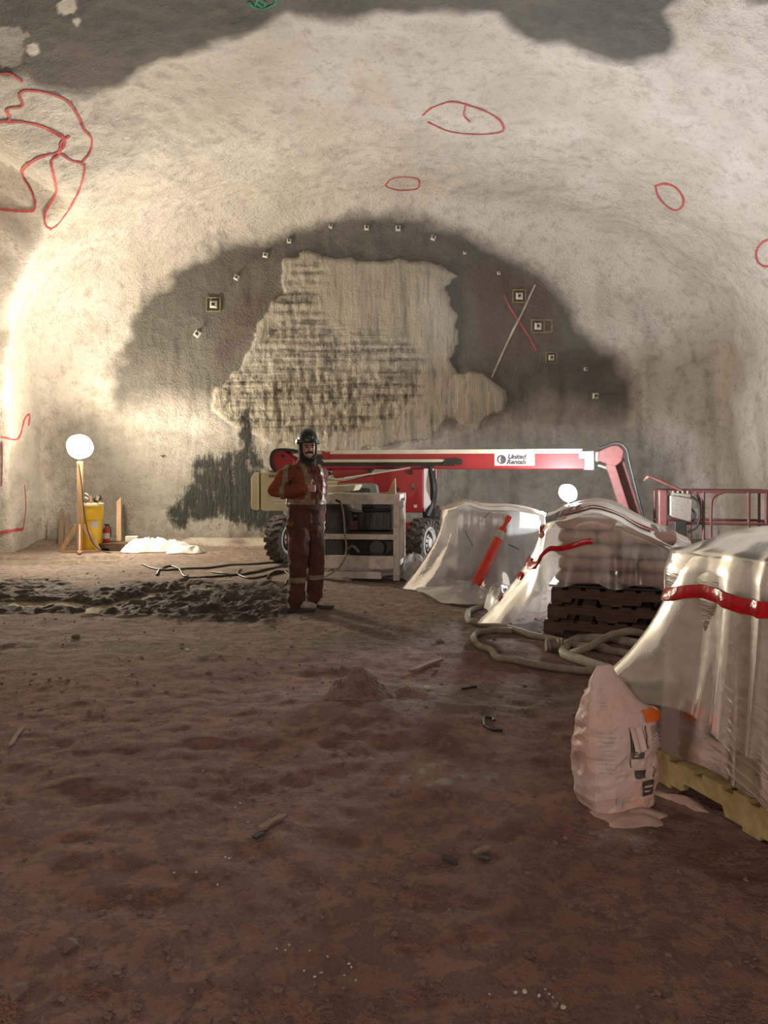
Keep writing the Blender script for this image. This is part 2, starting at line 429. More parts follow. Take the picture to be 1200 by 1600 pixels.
class MB:
    """collects geometry for one mesh object"""
    def __init__(s):
        s.v = []; s.f = []
    def add(s, vs, fs):
        o = len(s.v)
        s.v += [tuple(v) for v in vs]
        s.f += [tuple(i + o for i in f) for f in fs]
        return s
    def box(s, c, size, rot=None):
        c = Vector(c); h = Vector(size) * 0.5
        pts = [Vector((x, y, z)) for z in (-h.z, h.z) for y in (-h.y, h.y) for x in (-h.x, h.x)]
        if rot is not None:
            R = rot if isinstance(rot, Matrix) else Euler(rot).to_matrix()
            pts = [R @ p for p in pts]
        return s.add([c + p for p in pts], [(0, 2, 3, 1), (4, 5, 7, 6), (0, 1, 5, 4), (2, 6, 7, 3), (0, 4, 6, 2), (1, 3, 7, 5)])
    def beam(s, a, b, w, h, up=(0, 0, 1)):
        a, b = Vector(a), Vector(b); d = (b - a); L = d.length; d.normalize()
        up = Vector(up)
        x = d.cross(up)
        if x.length < 1e-4: x = d.cross(Vector((1, 0, 0)))
        x.normalize(); z = x.cross(d)
        R = Matrix((x, d, z)).transposed()
        return s.box((a + b) / 2, (w, L, h), R)
    def tube(s, pts, r, n=8, cap=True):
        pts = [Vector(p) for p in pts]
        rs = r if isinstance(r, (list, tuple)) else [r] * len(pts)
        rings = []
        prev = None
        for i, p in enumerate(pts):
            t = (pts[min(i + 1, len(pts) - 1)] - pts[max(i - 1, 0)]).normalized()
            if prev is None:
                x = t.orthogonal().normalized()
            else:
                x = (prev - t * prev.dot(t))
                x = x.normalized() if x.length > 1e-6 else t.orthogonal().normalized()
            prev = x; y = t.cross(x)
            rings.append([p + (x * math.cos(2 * PI * k / n) + y * math.sin(2 * PI * k / n)) * rs[i] for k in range(n)])
        return s.loft(rings, cap)
    def loft(s, rings, cap=True, closed=True):
        n = len(rings[0]); vs = [v for r in rings for v in r]; fs = []
        for i in range(len(rings) - 1):
            for j in range(n if closed else n - 1):
                k = (j + 1) % n
                fs.append((i * n + j, i * n + k, (i + 1) * n + k, (i + 1) * n + j))
        if cap and closed:
            fs.append(tuple(range(n - 1, -1, -1)))
            fs.append(tuple((len(rings) - 1) * n + j for j in range(n)))
        return s.add(vs, fs)
    def cyl(s, a, b, r0, r1=None, n=16):
        return s.tube([a, b], [r0, r0 if r1 is None else r1], n)
    def lathe(s, prof, n=24, c=(0, 0, 0), axis='Z', cap=True):
        rings = []
        c = Vector(c)
        for r, z in prof:
            ring = []
            for k in range(n):
                a = 2 * PI * k / n
                p = (r * math.cos(a), r * math.sin(a), z)
                if axis == 'X': p = (z, p[0], p[1])
                elif axis == 'Y': p = (p[1], z, p[0])
                ring.append(c + Vector(p))
            rings.append(ring)
        return s.loft(rings, cap)
    def ball(s, c, r, n=14, m=8, rot=None):
        c = Vector(c); r = r if isinstance(r, (tuple, list)) else (r, r, r)
        rings = []
        for i in range(m + 1):
            a = -PI / 2 + PI * (i + 0.02) / (m + 0.04)
            ring = []
            for k in range(n):
                b = 2 * PI * k / n
                p = Vector((r[0] * math.cos(a) * math.cos(b), r[1] * math.cos(a) * math.sin(b), r[2] * math.sin(a)))
                if rot is not None: p = Euler(rot).to_matrix() @ p
                ring.append(c + p)
            rings.append(ring)
        return s.loft(rings, True)
    def prism(s, poly, axis='Y', a=-0.1, b=0.1):
        """polygon (u,w) extruded; axis Y: (u -> x, w -> z)"""
        def mk(u, w, t):
            return {'Y': (u, t, w), 'X': (t, u, w), 'Z': (u, w, t)}[axis]
        n = len(poly)
        vs = [mk(u, w, a) for u, w in poly] + [mk(u, w, b) for u, w in poly]
        fs = [tuple(range(n)), tuple(range(2 * n - 1, n - 1, -1))] + [(i, i + n, (i + 1) % n + n, (i + 1) % n) for i in range(n)]
        return s.add(vs, fs)
    def mesh(s, name, smooth=False, bevel=0.0, seg=1, weld=0.0):
        me = bpy.data.meshes.new(name)
        me.from_pydata([tuple(v) for v in s.v], [], s.f)
        bm = bmesh.new(); bm.from_mesh(me)
        bmesh.ops.recalc_face_normals(bm, faces=bm.faces)
        if weld: bmesh.ops.remove_doubles(bm, verts=bm.verts, dist=weld)
        if bevel > 0:
            es = [e for e in bm.edges if len(e.link_faces) == 2 and e.calc_face_angle(0) > 0.6]
            bmesh.ops.bevel(bm, geom=es, offset=bevel, segments=seg, profile=0.6, affect='EDGES', clamp_overlap=True)
        bm.to_mesh(me); bm.free()
        if smooth:
            me.polygons.foreach_set('use_smooth', [True] * len(me.polygons))
            if smooth != 'all':
                me.set_sharp_from_angle(angle=0.7)
        me.update()
        return me
    def build(s, name, m, parent=None, smooth=False, bevel=0.0, seg=1, world=False):
        if world and parent is not None:
            l = parent.location
            s.v = [(v[0] - l[0], v[1] - l[1], v[2] - l[2]) for v in s.v]
        return link_mesh(name, s.mesh(name, smooth, bevel, seg), m, parent)

def tag(o, label=None, cat=None, group=None, kind=None):
    if label: o['label'] = label
    if cat: o['category'] = cat
    if group: o['group'] = group
    if kind: o['kind'] = kind
    return o

def thing(name, label, cat, loc=(0, 0, 0), rz=0.0, group=None):
    o = bpy.data.objects.new(name, None)
    C.objects.link(o)
    o.empty_display_size = 0.1
    o.location = loc; o.rotation_euler = (0, 0, rz)
    return tag(o, label, cat, group)

def copy_tree(o, parent=None):
    c = o.copy(); C.objects.link(c)
    c.parent = parent
    for ch in list(o.children):
        copy_tree(ch, c)
    return c

def spline(pts, n=10):
    """Catmull-Rom through points"""
    p = [Vector(q) for q in pts]
    p = [p[0] * 2 - p[1]] + p + [p[-1] * 2 - p[-2]]
    out = []
    for i in range(1, len(p) - 2):
        for k in range(n):
            t = k / n
            out.append(0.5 * ((2 * p[i]) + (p[i + 1] - p[i - 1]) * t + (2 * p[i - 1] - 5 * p[i] + 4 * p[i + 1] - p[i + 2]) * t * t
                       + (3 * p[i] - p[i - 1] - 3 * p[i + 1] + p[i + 2]) * t ** 3))
    out.append(p[-2])
    return out

# ================================================================ FLOOR
TRENCH = [[(-4.9, 8.55), (-4.2, 8.45), (-3.55, 8.5), (-3.3, 8.35)],
          [(-3.05, 7.95), (-2.95, 8.5), (-2.75, 9.0), (-2.5, 9.45)],
          [(-6.6, 12.5), (-5.6, 12.35), (-4.6, 12.6)]]
TR_W = [0.22, 0.16, 0.42]
def hgt(x, y):
    x = np.asarray(x, float); y = np.asarray(y, float)
    h = 0.06 * (fbm(x * 0.55 + 3, y * 0.55, 0, 3) - 0.5) + 0.028 * (fbm(x * 2.3, y * 2.3 + 5, 1, 4) - 0.5)
    r = 1 - np.abs(2 * fbm(x * 1.6 + 7, y * 3.0 + 2, 2, 3) - 1)
    h = h + 0.028 * (r - 0.8)
    h = h + 0.034 * (fbm(x * 7, y * 9, 5, 3) - 0.5) * sstep(11.5, 4, y)
    m = mudmask(x, y)
    clods = 1 - np.abs(2 * fbm(x * 2.6 + 1.5, y * 4.2, 4, 4) - 1)
    h = h + m * (0.11 * (clods - 0.72) + 0.08 * (fbm(x * 6, y * 8, 6, 4) - 0.5) + 0.07 * (fbm(x * 15, y * 17, 2, 2) - 0.5))
    for t, w in zip(TRENCH, TR_W):
        d = polyd(x, y, t) + 0.16 * (fbm(x * 3, y * 3, 9, 2) - 0.5)
        h = h - 0.075 * sstep(w * 1.6, w * 0.5, d)
    # swell under the dried mud lump, and rubble toe against the far face
    h = h + 0.06 * np.exp(-(((x + 0.1) / 0.5) ** 2 + ((y - 4.5) / 0.4) ** 2))
    h = h + 0.16 * sstep(14.35, 15.1, y) * (0.4 + fbm(x * 1.5, y * 1.5, 3, 3))
    return h
def mudmask(x, y):
    n = fbm(x * 1.1, y * 1.1, 8, 3) - 0.5
    a = sstep(7.3, 7.9, y + n * 1.2 + 0.22 * (x + 2.5)) * sstep(10.4, 9.3, y + n * 1.4) * sstep(-0.75, -1.3, x + n * 0.8)
    b = sstep(11.4, 11.9, y + n) * sstep(13.4, 12.9, y + n) * sstep(-3.6, -4.4, x + n)
    return np.clip(np.maximum(a, 0.45 * b), 0, 1)

def hz(x, y):
    return float(hgt(np.array([x]), np.array([y]))[0])

ys = np.concatenate([np.arange(-7, 1.6, 0.2), np.arange(1.6, 5.2, 0.018), np.arange(5.2, 10.6, 0.025), np.arange(10.6, 15.75, 0.05)])
xs = np.concatenate([np.arange(-7.6, -3.2, 0.04), np.arange(-3.2, 3.2, 0.02), np.arange(3.2, 7.7, 0.06)])
XX, YY = np.meshgrid(xs, ys)
ZZ = hgt(XX, YY)
V = np.stack([XX, YY, ZZ], -1)
me = np_mesh('floor', V, grid_faces(len(ys), len(xs))[:, [0, 1, 2, 3]])
red = sstep(7.6, 4.6, YY - 0.25 * XX + 1.5 * (fbm(XX * 0.8, YY * 0.8, 4, 3) - 0.5))
red = red * (1 - 0.75 * sstep(0.9, 0.2, np.hypot((XX - 0.4) / 2.2, (YY - 4.9) / 0.8)))
pale = sstep(14.1, 14.5, YY - 0.5 * (fbm(XX * 1.2, YY * 2, 6, 2) - 0.5)) * sstep(-4.6, -3.6, XX) * sstep(0.3, -0.8, XX) * (0.05 + 0.95 * fbm(XX * 2.5, YY * 4, 3, 3))
pale = np.maximum(pale, 0.6 * sstep(0.5, 0.15, np.hypot((XX - 0.9), (YY - 3.15) * 1.0)) * (fbm(XX * 5, YY * 5, 2, 2) - 0.1))
pale = np.maximum(pale, 0.42 * sstep(0.45, 0.1, np.hypot((XX - 0.30) / 1.4, (YY - 3.65))))
set_masks(me, red.ravel(), mudmask(XX, YY).ravel(), pale.ravel(), np.zeros(XX.size))
floor = tag(link_mesh('floor', me, 'soil'), 'uneven reddish brown dirt floor of the cavern with muddy ruts', kind='structure')

# ================================================================ TUNNEL LINING (walls, vault, face)
HW, ZS, RISE, Y0 = 6.68, 3.3, 3.42, 15.1
XC = -0.03
def profile(n):
    pts = []
    for z in np.linspace(-0.45, ZS, 80)[:-1]: pts.append((-HW, z))
    for a in np.linspace(PI, 0, 400): pts.append((HW * math.cos(a), ZS + RISE * math.sin(a)))
    for z in np.linspace(ZS, -0.45, 80)[1:]: pts.append((HW, z))
    p = np.array(pts); s = np.concatenate([[0], np.cumsum(np.hypot(*np.diff(p, axis=0).T))])
    t = np.linspace(0, s[-1], n)
    q = np.stack([np.interp(t, s, p[:, 0]), np.interp(t, s, p[:, 1])], -1)
    d = np.gradient(q, axis=0); d /= np.linalg.norm(d, axis=1)[:, None]
    nrm = np.stack([-d[:, 1], d[:, 0]], -1)       # outward
    return q + np.array([XC, 0]), nrm
NU = 560
Q, QN = profile(NU)
FA = (0.14 + 0.62 * sstep(2.6, 5.4, Q[:, 1]))[:, None]      # cove radius: tight at the walls, wide under the crown
FIL = float(FA.max())
rows, nrmls, isface = [], [], []
for y in np.concatenate([np.arange(-8, 7.0, 0.3), np.arange(7.0, Y0 - FIL - 0.01, 0.045)]):
    rows.append(np.stack([Q[:, 0], np.full(NU, y), Q[:, 1]], -1))
    nrmls.append(np.stack([QN[:, 0], np.zeros(NU), QN[:, 1]], -1)); isface.append(0)
for th in np.linspace(0, PI / 2, 16):
    q = Q - QN * FA * (1 - math.cos(th)); yy = Y0 - FA[:, 0] + FA[:, 0] * math.sin(th)
    rows.append(np.stack([q[:, 0], yy, q[:, 1]], -1))
    nrmls.append(np.stack([QN[:, 0] * math.cos(th), np.full(NU, math.sin(th)), QN[:, 1] * math.cos(th)], -1)); isface.append(1)
QI = Q - QN * FA
Cn = np.array([XC, -0.7])
for t in np.linspace(0, 1, 215)[1:]:
    q = QI + (Cn - QI) * (t * 0.985)
    rows.append(np.stack([q[:, 0], np.full(NU, Y0), q[:, 1]], -1))
    nrmls.append(np.stack([np.zeros(NU), np.ones(NU), np.zeros(NU)], -1)); isface.append(1)
W = np.array(rows); WN = np.array(nrmls); isface = np.array(isface)
NR = len(W)
x, y, z = W[..., 0], W[..., 1], W[..., 2]
yc = np.maximum(y, 0.5)
PXv = CX + FPX * x / yc; PYv = CY - FPX * (z - CAM_H) / yc
onf = (WN[..., 1] > 0.5) * 1.0
facew = np.clip(WN[..., 1], 0, 1)

def warp(k=1.0):
    return 26 * (fbm(x * 1.3, y * 1.3, z * 1.3, 3) - 0.5) * k
WRP = 46 * (fbm(x * 1.1 + 5, y * 1.1, z * 1.1, 4) - 0.5)
damp_face_poly = [(160, 640), (170, 560), (200, 505), (250, 460), (290, 432), (325, 412), (350, 385), (410, 378), (470, 352), (540, 335), (600, 330),
                  (660, 336), (715, 352), (760, 385), (815, 408), (860, 436), (890, 470), (905, 512), (945, 548), (975, 560), (992, 610), (985, 655),
                  (990, 760), (800, 780), (600, 760), (430, 760), (250, 760), (170, 740)]
pale_poly = [(452, 408), (480, 398), (530, 402), (600, 408), (660, 410), (705, 425), (708, 450), (700, 475), (716, 495), (712, 530), (700, 560), (712, 582),
             (760, 590), (786, 610), (778, 640), (745, 665), (700, 655), (680, 690), (600, 700), (520, 705), (430, 690), (370, 668), (332, 640), (338, 605), (372, 575),
             (398, 548), (412, 510), (430, 480), (450, 462), (442, 440)]
rib_poly = [(452, 410), (520, 404), (505, 470), (520, 500), (640, 525), (668, 560), (660, 620), (620, 665), (500, 690), (360, 670), (335, 640), (345, 590), (395, 548), (420, 500)]
wet_polys = [[(258, 800), (285, 765), (300, 735), (345, 720), (378, 715), (420, 745), (450, 770), (450, 835), (400, 828), (350, 812), (300, 815), (275, 835)],
             [(376, 640), (392, 635), (398, 680), (396, 730), (378, 730), (374, 680)],
             [(300, 712), (400, 700), (420, 735), (300, 740)]]
rust_polys = [[(330, 560), (350, 500), (380, 470), (430, 440), (440, 470), (400, 540), (340, 600)], [(780, 400), (870, 450), (880, 540), (800, 580), (740, 540), (725, 430)]]
grey_low = [(60, 900), (85, 640), (170, 620), (300, 650), (420, 690), (600, 700), (720, 660), (800, 650), (1000, 660), (1060, 720), (1120, 900)]
band_poly = [(-400, -2500), (-400, 118), (0, 118), (40, 122), (70, 140), (120, 148), (165, 152), (205, 128), (250, 98), (300, 78), (350, 58), (400, 38), (450, 22),
             (520, 34), (590, 32), (650, 26), (730, 26), (775, 30), (800, 55), (835, 75), (880, 80), (930, 92), (990, 100), (1045, 92), (1062, 72), (1045, 35), (1075, 12), (1130, -10), (1180, 12), (1240, 20), (1400, -300), (1600, -2500)]

WR2 = 34 * (fbm(x * 3.4 + 2, y * 3.4, z * 3.4, 4) - 0.5)
sdf = polysd(PXv + WRP * 1.5 + WR2 * 0.7, PYv + WRP * 1.1 + WR2 * 0.7, damp_face_poly)
damp = sstep(-26, 26, sdf) * onf * sstep(770, 560, PYv + 1.5 * WRP)
sdl = polysd(PXv + WRP, PYv, grey_low)
damp = np.maximum(damp, 0.62 * sstep(-50, 50, sdl) * onf)
sdb = polysd(PXv + WRP * 0.8, PYv + WRP, band_poly)
band = sstep(-18, 20, sdb) * (1 - onf) * (y > 3)
band = np.where((y <= 3), 0.8, band)
damp = np.maximum(damp, band)
# small bare patches inside the band
for cxp, cyp, rr in ((110, 18, 18), (127, 38, 9), (55, 82, 10), (12, 75, 26)):
    dd = np.hypot((PXv - cxp) + WRP * 0.6, (PYv - cyp) + WRP * 0.3) + WR2 * (rr / 16)
    damp = np.where((onf < 0.5) & (y > 3), damp * np.maximum(sstep(rr * 0.8, rr * 1.2, dd), 0.55 if rr > 20 else 0.0), damp)
pale_sd = polysd(PXv + WRP * 0.45 + WR2 * 0.9, PYv + WRP * 0.3 + WR2 * 0.7, pale_poly)
palem = sstep(-4, 5, pale_sd) * onf
damp = damp * (1 - palem)
rib = sstep(-6, 18, polysd(PXv + WRP * 0.5, PYv, rib_poly)) * onf
wet = np.zeros_like(x)
for wp in wet_polys:
    wet = np.maximum(wet, sstep(-14, 14, polysd(PXv + WRP * 0.4, PYv + WRP * 0.2, wp)) * onf)
wet = np.maximum(wet, 0.33 * sstep(420, 330, PXv) * sstep(270, 330, PXv) * sstep(690, 720, PYv) * onf)
rust = np.zeros_like(x)
for rp in rust_polys:
    rust = np.maximum(rust, 0.55 * sstep(-10, 25, polysd(PXv + WRP, PYv + WRP, rp)) * onf)

# relief
dsp = 0.30 * (fbm(x * 0.5, y * 0.5, z * 0.5, 3) - 0.5) + 0.17 * (fbm(x * 1.9, y * 1.9, z * 1.9, 4) - 0.5) + 0.05 * (fbm(x * 8, y * 8, z * 8, 3) - 0.5)
dspf = 0.10 * (fbm(x * 0.7, 3, z * 0.7, 3) - 0.5) + 0.05 * (fbm(x * 2.4, 1, z * 2.0, 3) - 0.5) + 0.045 * (fbm(x * 6.5, 2, z * 1.0, 3) - 0.5)
dspf = dspf - 0.06 * palem
ridge = np.abs(((z + 0.05 * fbm(x * 0.8, 0, z, 2)) * 5.2) % 1 - 0.5) * 2
dspf = dspf + rib * (0.035 * ridge + 0.06 * (fbm(x * 11, 4, z * 7, 2) - 0.5))
dspf = dspf - 0.16 * np.exp(-((z - 0.15) / 0.35) ** 2) * (0.3 + fbm(x * 1.6, 7, z, 3))
D = dsp * (1 - facew) + dspf * facew
# side recess in the left wall
rec = sstep(0.0, 0.28, 13.72 - y - 1.05 * np.maximum(0, z - 3.9) + 0.35 * (fbm(z * 1.2, y * 1.2, 1, 2) - 0.5)) * sstep(5.75, 5.25, z + 0.3 * (13.5 - y) * 0) * (x < 0) * sstep(-0.2, 0.1, z)
D = D + 1.3 * rec * (1 - facew)
# swollen brow above the recess
D = D - 0.22 * np.exp(-(((y - 11.0) / 1.2) ** 2 + ((z - 5.9) / 0.45) ** 2)) * (x < 0)
W2 = W + WN * D[..., None]
# normals for seamless joints
du = np.gradient(W2, axis=1); dr = np.gradient(W2, axis=0)
NN = np.cross(dr, du); NN /= (np.linalg.norm(NN, axis=-1, keepdims=True) + 1e-9)
sgn = np.sign((NN * -WN).sum(-1, keepdims=True).mean())
NN = NN * sgn
r0 = int(np.argmax(isface)) + 9           # face starts half way round the fillet
cs = [0, int(np.argmax(Q[:, 1] > ZS)), NU - int(np.argmax(Q[::-1, 1] > ZS)), NU - 1]
def sub(name, ra, rb, ca, cb, label):
    sl = (slice(ra, rb + 1), slice(ca, cb + 1))
    A = W2[sl]
    F = grid_faces(A.shape[0], A.shape[1])
    if sgn > 0: F = F[:, ::-1]
    me = np_mesh(name, A, F, True, None)
    set_masks(me, damp[sl].ravel(), palem[sl].ravel(), wet[sl].ravel(), rust[sl].ravel())
    ra = me.attributes.new('rib', 'FLOAT', 'POINT'); ra.data.foreach_set('value', rib[sl].astype(np.float32).ravel())
    o = tag(link_mesh(name, me, 'shotcrete'), label, kind='structure')
    return o
wall_left = sub('wall_left', 0, r0, cs[0], cs[1], 'rough cream sprayed concrete side wall with a dark recess')
vault = sub('ceiling', 0, r0, cs[1], cs[2], 'cream sprayed concrete vault with grey damp band and red marks')
wall_right = sub('wall_right', 0, r0, cs[2], cs[3], 'rough sprayed concrete side wall behind the pallets')
wall_back = sub('wall_back', r0, NR - 1, 0, NU - 1, 'blank end face of tunnel with damp grey and pale patches')
# far closure of the drift behind the viewer
mb = MB(); mb.prism([(-7.2, -0.6), (7.2, -0.6), (7.2, 7.4), (-7.2, 7.4)], 'Y', -8.2, -8.0)
wall_front = tag(mb.build('wall_front', 'shotcrete'), 'plain concrete wall closing the drift behind the viewer', kind='structure')

BV = BVHTree.FromPolygons([tuple(v) for v in W2[::1, ::1].reshape(-1, 3).tolist()], grid_faces(NR, NU).tolist())
def hit(px, py):
    o = Vector((0, 0, CAM_H)); d = (P(px, py, 1.0) - o).normalized()
    loc, nrm, idx, dist = BV.ray_cast(o, d)
    if loc is None:
        return P(px, py, 12), Vector((0, -1, 0))
    if nrm.dot(d) > 0: nrm = -nrm
    return loc, nrm

def paint(name, pts, width, m, parent, label, closed=False, n=8):
    """sprayed line: thin ribbon of paint lying on the lining"""
    pp = [(p[0], p[1], 0) for p in pts]
    if closed: pp.append(pp[0])
    sp = spline(pp, n)
    hs = []
    for i, p in enumerate(sp):
        l, nr = hit(p.x, p.y); hs.append((l + nr * 0.012, nr))
    L, R_ = [], []
    for i in range(len(hs)):
        t = hs[min(i + 1, len(hs) - 1)][0] - hs[max(i - 1, 0)][0]
        s = t.cross(hs[i][1])
        s = s.normalized() if s.length > 1e-6 else Vector((0, 0, 1))
        w = width * (0.75 + 0.5 * random.random()) * 0.5
        L.append((hs[i][0] - s * w, hs[i][0] + s * w, hs[i][1]))
    mb = MB(); rings = []
    for a, b, nr in L:
        rings.append([a, b, b - nr * 0.01, a - nr * 0.01])
    mb.loft(rings)
    o = mb.build(name, m, parent)
    if label: o['label'] = label
    return o

RED = 'spray_red'
paint('paint_mark', [(660, 180), (675, 168), (700, 159), (718, 160), (735, 165), (762, 175), (782, 189), (786, 203), (770, 208), (735, 209), (700, 204), (668, 190)], 0.026, RED, vault, 'long red spray paint loop on the vault crown')
paint('paint_mark', [(728, 161), (726, 170), (725, 180), (734, 190)], 0.02, RED, vault, None)
paint('paint_mark', [(602, 289), (612, 279), (630, 276), (652, 279), (655, 288), (650, 295), (625, 297), (608, 293)], 0.026, RED, vault, 'small red spray paint loop low on the vault', True)
paint('paint_mark', [(1024, 290), (1040, 287), (1056, 293), (1067, 308), (1066, 322), (1054, 328), (1038, 318), (1028, 305)], 0.034, RED, vault, 'red spray paint oval on the vault', True)
paint('paint_mark', [(1206, 373), (1192, 378), (1182, 392), (1184, 408), (1195, 416), (1206, 414)], 0.034, RED, vault, 'red spray paint ring cut by the frame edge')
paint('paint_mark', [(-8, 190), (15, 186), (10, 170), (34, 165), (30, 148), (42, 141), (75, 145), (105, 158), (122, 182), (131, 203)], 0.034, RED, vault, 'red spray paint outline round the brow of the recess')
paint('paint_mark', [(131, 203), (143, 217), (140, 238), (128, 254), (132, 262), (126, 290), (112, 320), (90, 350), (78, 358)], 0.028, RED, vault, None)
paint('paint_mark', [(-8, 190), (30, 190), (62, 196), (85, 207), (100, 218), (92, 236), (60, 246), (38, 262), (36, 275), (50, 300), (55, 325), (40, 330), (-8, 326)], 0.042, RED, vault, None)
paint('paint_mark', [(108, 212), (95, 222), (92, 240), (80, 252), (84, 275), (88, 300), (78, 320), (70, 335), (72, 352), (80, 359)], 0.036, RED, vault, None)
paint('paint_mark', [(95, 240), (110, 250), (126, 254)], 0.028, RED, vault, None)
paint('paint_mark', [(-8, 115), (15, 115), (34, 127)], 0.03, RED, vault, None)
paint('paint_mark', [(2, 683), (28, 685), (38, 655), (46, 648), (44, 665)], 0.035, RED, wall_left, 'red spray paint hook on the lit side wall')
paint('paint_mark', [(-6, 834), (20, 829), (36, 826)], 0.06, RED, wall_left, None)
paint('paint_mark', [(36, 826), (40, 790), (38, 758)], 0.014, RED, wall_left, None)
paint('paint_mark', [(4, 690), (4, 730), (3, 760)], 0.012, RED, wall_left, None)
paint('paint_mark', [(388, 2), (396, 10), (412, 12), (428, 6), (432, -4)], 0.03, 'spray_green', vault, 'green spray paint loop at the top of the vault')
paint('paint_mark', [(398, 8), (404, -2), (414, 4), (410, 10), (402, 4)], 0.025, 'spray_green', vault, None)
paint('paint_mark', [(787, 462), (800, 486), (826, 526), (838, 548)], 0.022, RED, wall_back, 'thin red line on the damp face')
paint('paint_mark', [(836, 445), (818, 484), (795, 530), (768, 590)], 0.035, 'spray_pale', wall_back, 'pale diagonal streak across the damp face')

# ---------------------------------------------------------------- rock bolts on the face
def rock_bolt(px, py, s, rot, frame, label):
    l, nr = hit(px, py)
    t = thing('rock_bolt', label, 'rock bolt', l, 0, 'rock bolt plates ringing the tunnel face')
    R = Matrix.Rotation(rot, 3, 'Y')
    mb = MB(); h = s / 2
    def ring(w, d): return [R @ Vector((a * w, d, b * w)) for a, b in ((-1, -1), (1, -1), (1, 1), (-1, 1))]
    mb.loft([ring(h, 0.02), ring(h, -0.035), ring(h * 0.55, -0.055), ring(h * 0.35, -0.03)])
    mb.build('plate', 'rim_white', t)
    mb = MB(); mb.cyl((0, 0, 0), (0, -0.10, 0.0), s * 0.17, s * 0.17, 6); mb.cyl((0, -0.09, 0), (0, -0.17, -0.01), s * 0.08, s * 0.08, 8)
    mb.build('bolt_head', 'black_metal', t)
    if frame:
        mb = MB()
        w = s * 0.95
        for a, b in (((-w, -w), (w, -w)), ((w, -w), (w, w)), ((w, w), (-w, w)), ((-w, w), (-w, -w))):
            mb.beam((a[0], -0.02, a[1]), (b[0], -0.02, b[1]), 0.018, 0.03, (0, 1, 0))
        mb.build('paint_outline', 'spray_yellow', t)
        if frame == 2:
            mb = MB()
            for a, b in (((w, -w), (2.2 * w, -w * .9)), ((2.2 * w, -w * .9), (2.2 * w, w)), ((2.2 * w, w), (w, w))):
                mb.beam((a[0], -0.02, a[1]), (b[0], -0.02, b[1]), 0.03, 0.03, (0, 1, 0))
            mb.build('paint_outline', 'spray_yellow', t)
bolts = [(309, 522, .13, .6, 0, 'pale square bolt plate, tilted, lowest on the lamp side of the arch'),
         (334, 476, .14, .05, 1, 'square bolt plate in a faint paint outline, second lowest on the lamp side'),
         (370, 434, .10, .5, 0, 'tilted bolt plate third up on the lamp side of the face'),
         (415, 399, .10, .2, 0, 'bolt plate just above the corner of the pale sprayed patch'),
         (452, 377, .08, .0, 0, 'small dull bolt plate fifth up the lamp side of the arch'),
         (517, 354, .07, .3, 0, 'tiny bolt plate first along the crown from the lamp side'),
         (573, 356, .09, .1, 0, 'bolt plate at the centre of the arch crown, left of its pale neighbour'),
         (622, 357, .10, .0, 0, 'pale bolt plate at the arch crown above the pale patch'),
         (677, 372, .09, .4, 0, 'bolt plate above the right top corner of the pale patch'),
         (726, 395, .06, .0, 0, 'tiny bolt plate right of the pale patch top corner'),
         (779, 427, .06, .0, 0, 'tiny dark bolt plate above the yellow outlined plates'),
         (811, 463, .13, .0, 1, 'bolt plate in a single yellow paint square, upper of the two'),
         (840, 510, .13, .0, 2, 'bolt plate beside a double yellow paint square'),
         (861, 559, .11, .0, 1, 'bolt plate in a faint outline below the double yellow square'),
         (915, 577, .07, .0, 0, 'small dark bolt plate in the dark patch on the boom tip side'),
         (930, 619, .11, .0, 0, 'pale square bolt plate lowest on the boom tip side'),
         (253, 712, .06, .4, 0, 'tiny bolt stub low on the face between drum and dark seep')]
for b in bolts: rock_bolt(*b)

# ---------------------------------------------------------------- puddles
def puddle(poly, zlev, label, name='puddle'):
    mb = MB(); mb.prism(poly, 'Z', zlev - 0.012, zlev)
    return tag(mb.build(name, 'muddy_water'), label, 'puddle', 'muddy puddles in the ruts')
def zmin(pts):
    q = np.array(pts); t = np.linspace(0, len(q) - 1, 60)
    return float(np.quantile(hgt(np.interp(t, range(len(q)), q[:, 0]), np.interp(t, range(len(q)), q[:, 1])), 0.85))
puddle([(-5.4, 8.15), (-3.33, 8.05), (-3.28, 8.75), (-5.4, 8.9)], zmin(TRENCH[0]) + 0.012, 'shallow puddle broken up by clods nearest the frame edge')
puddle([(-3.3, 7.75), (-2.8, 7.75), (-2.2, 9.7), (-2.8, 9.75), (-3.15, 8.6)], zmin(TRENCH[1]) + 0.012, 'long narrow strip of muddy water leading away along a rut')
puddle([(-6.6, 12.0), (-4.3, 12.05), (-4.1, 12.85), (-6.6, 13.0)], zmin(TRENCH[2]) + 0.02, 'wide shallow puddle shining below the wooden lamp stand')

# ================================================================ BOOM LIFT
def text_mesh(name, body, size, m, parent, loc, rot, shear=0.0, extrude=0.002, align='LEFT', bold=0.0):
    cu = bpy.data.curves.new(name, 'FONT')
    cu.body = body; cu.size = size; cu.shear = shear; cu.extrude = extrude; cu.offset = bold
    cu.align_x = align; cu.align_y = 'CENTER'; cu.resolution_u = 3
    tmp = bpy.data.objects.new(name + '_tmp', cu); C.objects.link(tmp)
    dg = bpy.context.evaluated_depsgraph_get()
    me = bpy.data.meshes.new_from_object(tmp.evaluated_get(dg))
    bpy.data.objects.remove(tmp); bpy.data.curves.remove(cu)
    me.name = name
    o = link_mesh(name, me, m, parent)
    o.location = loc; o.rotation_euler = rot
    return o

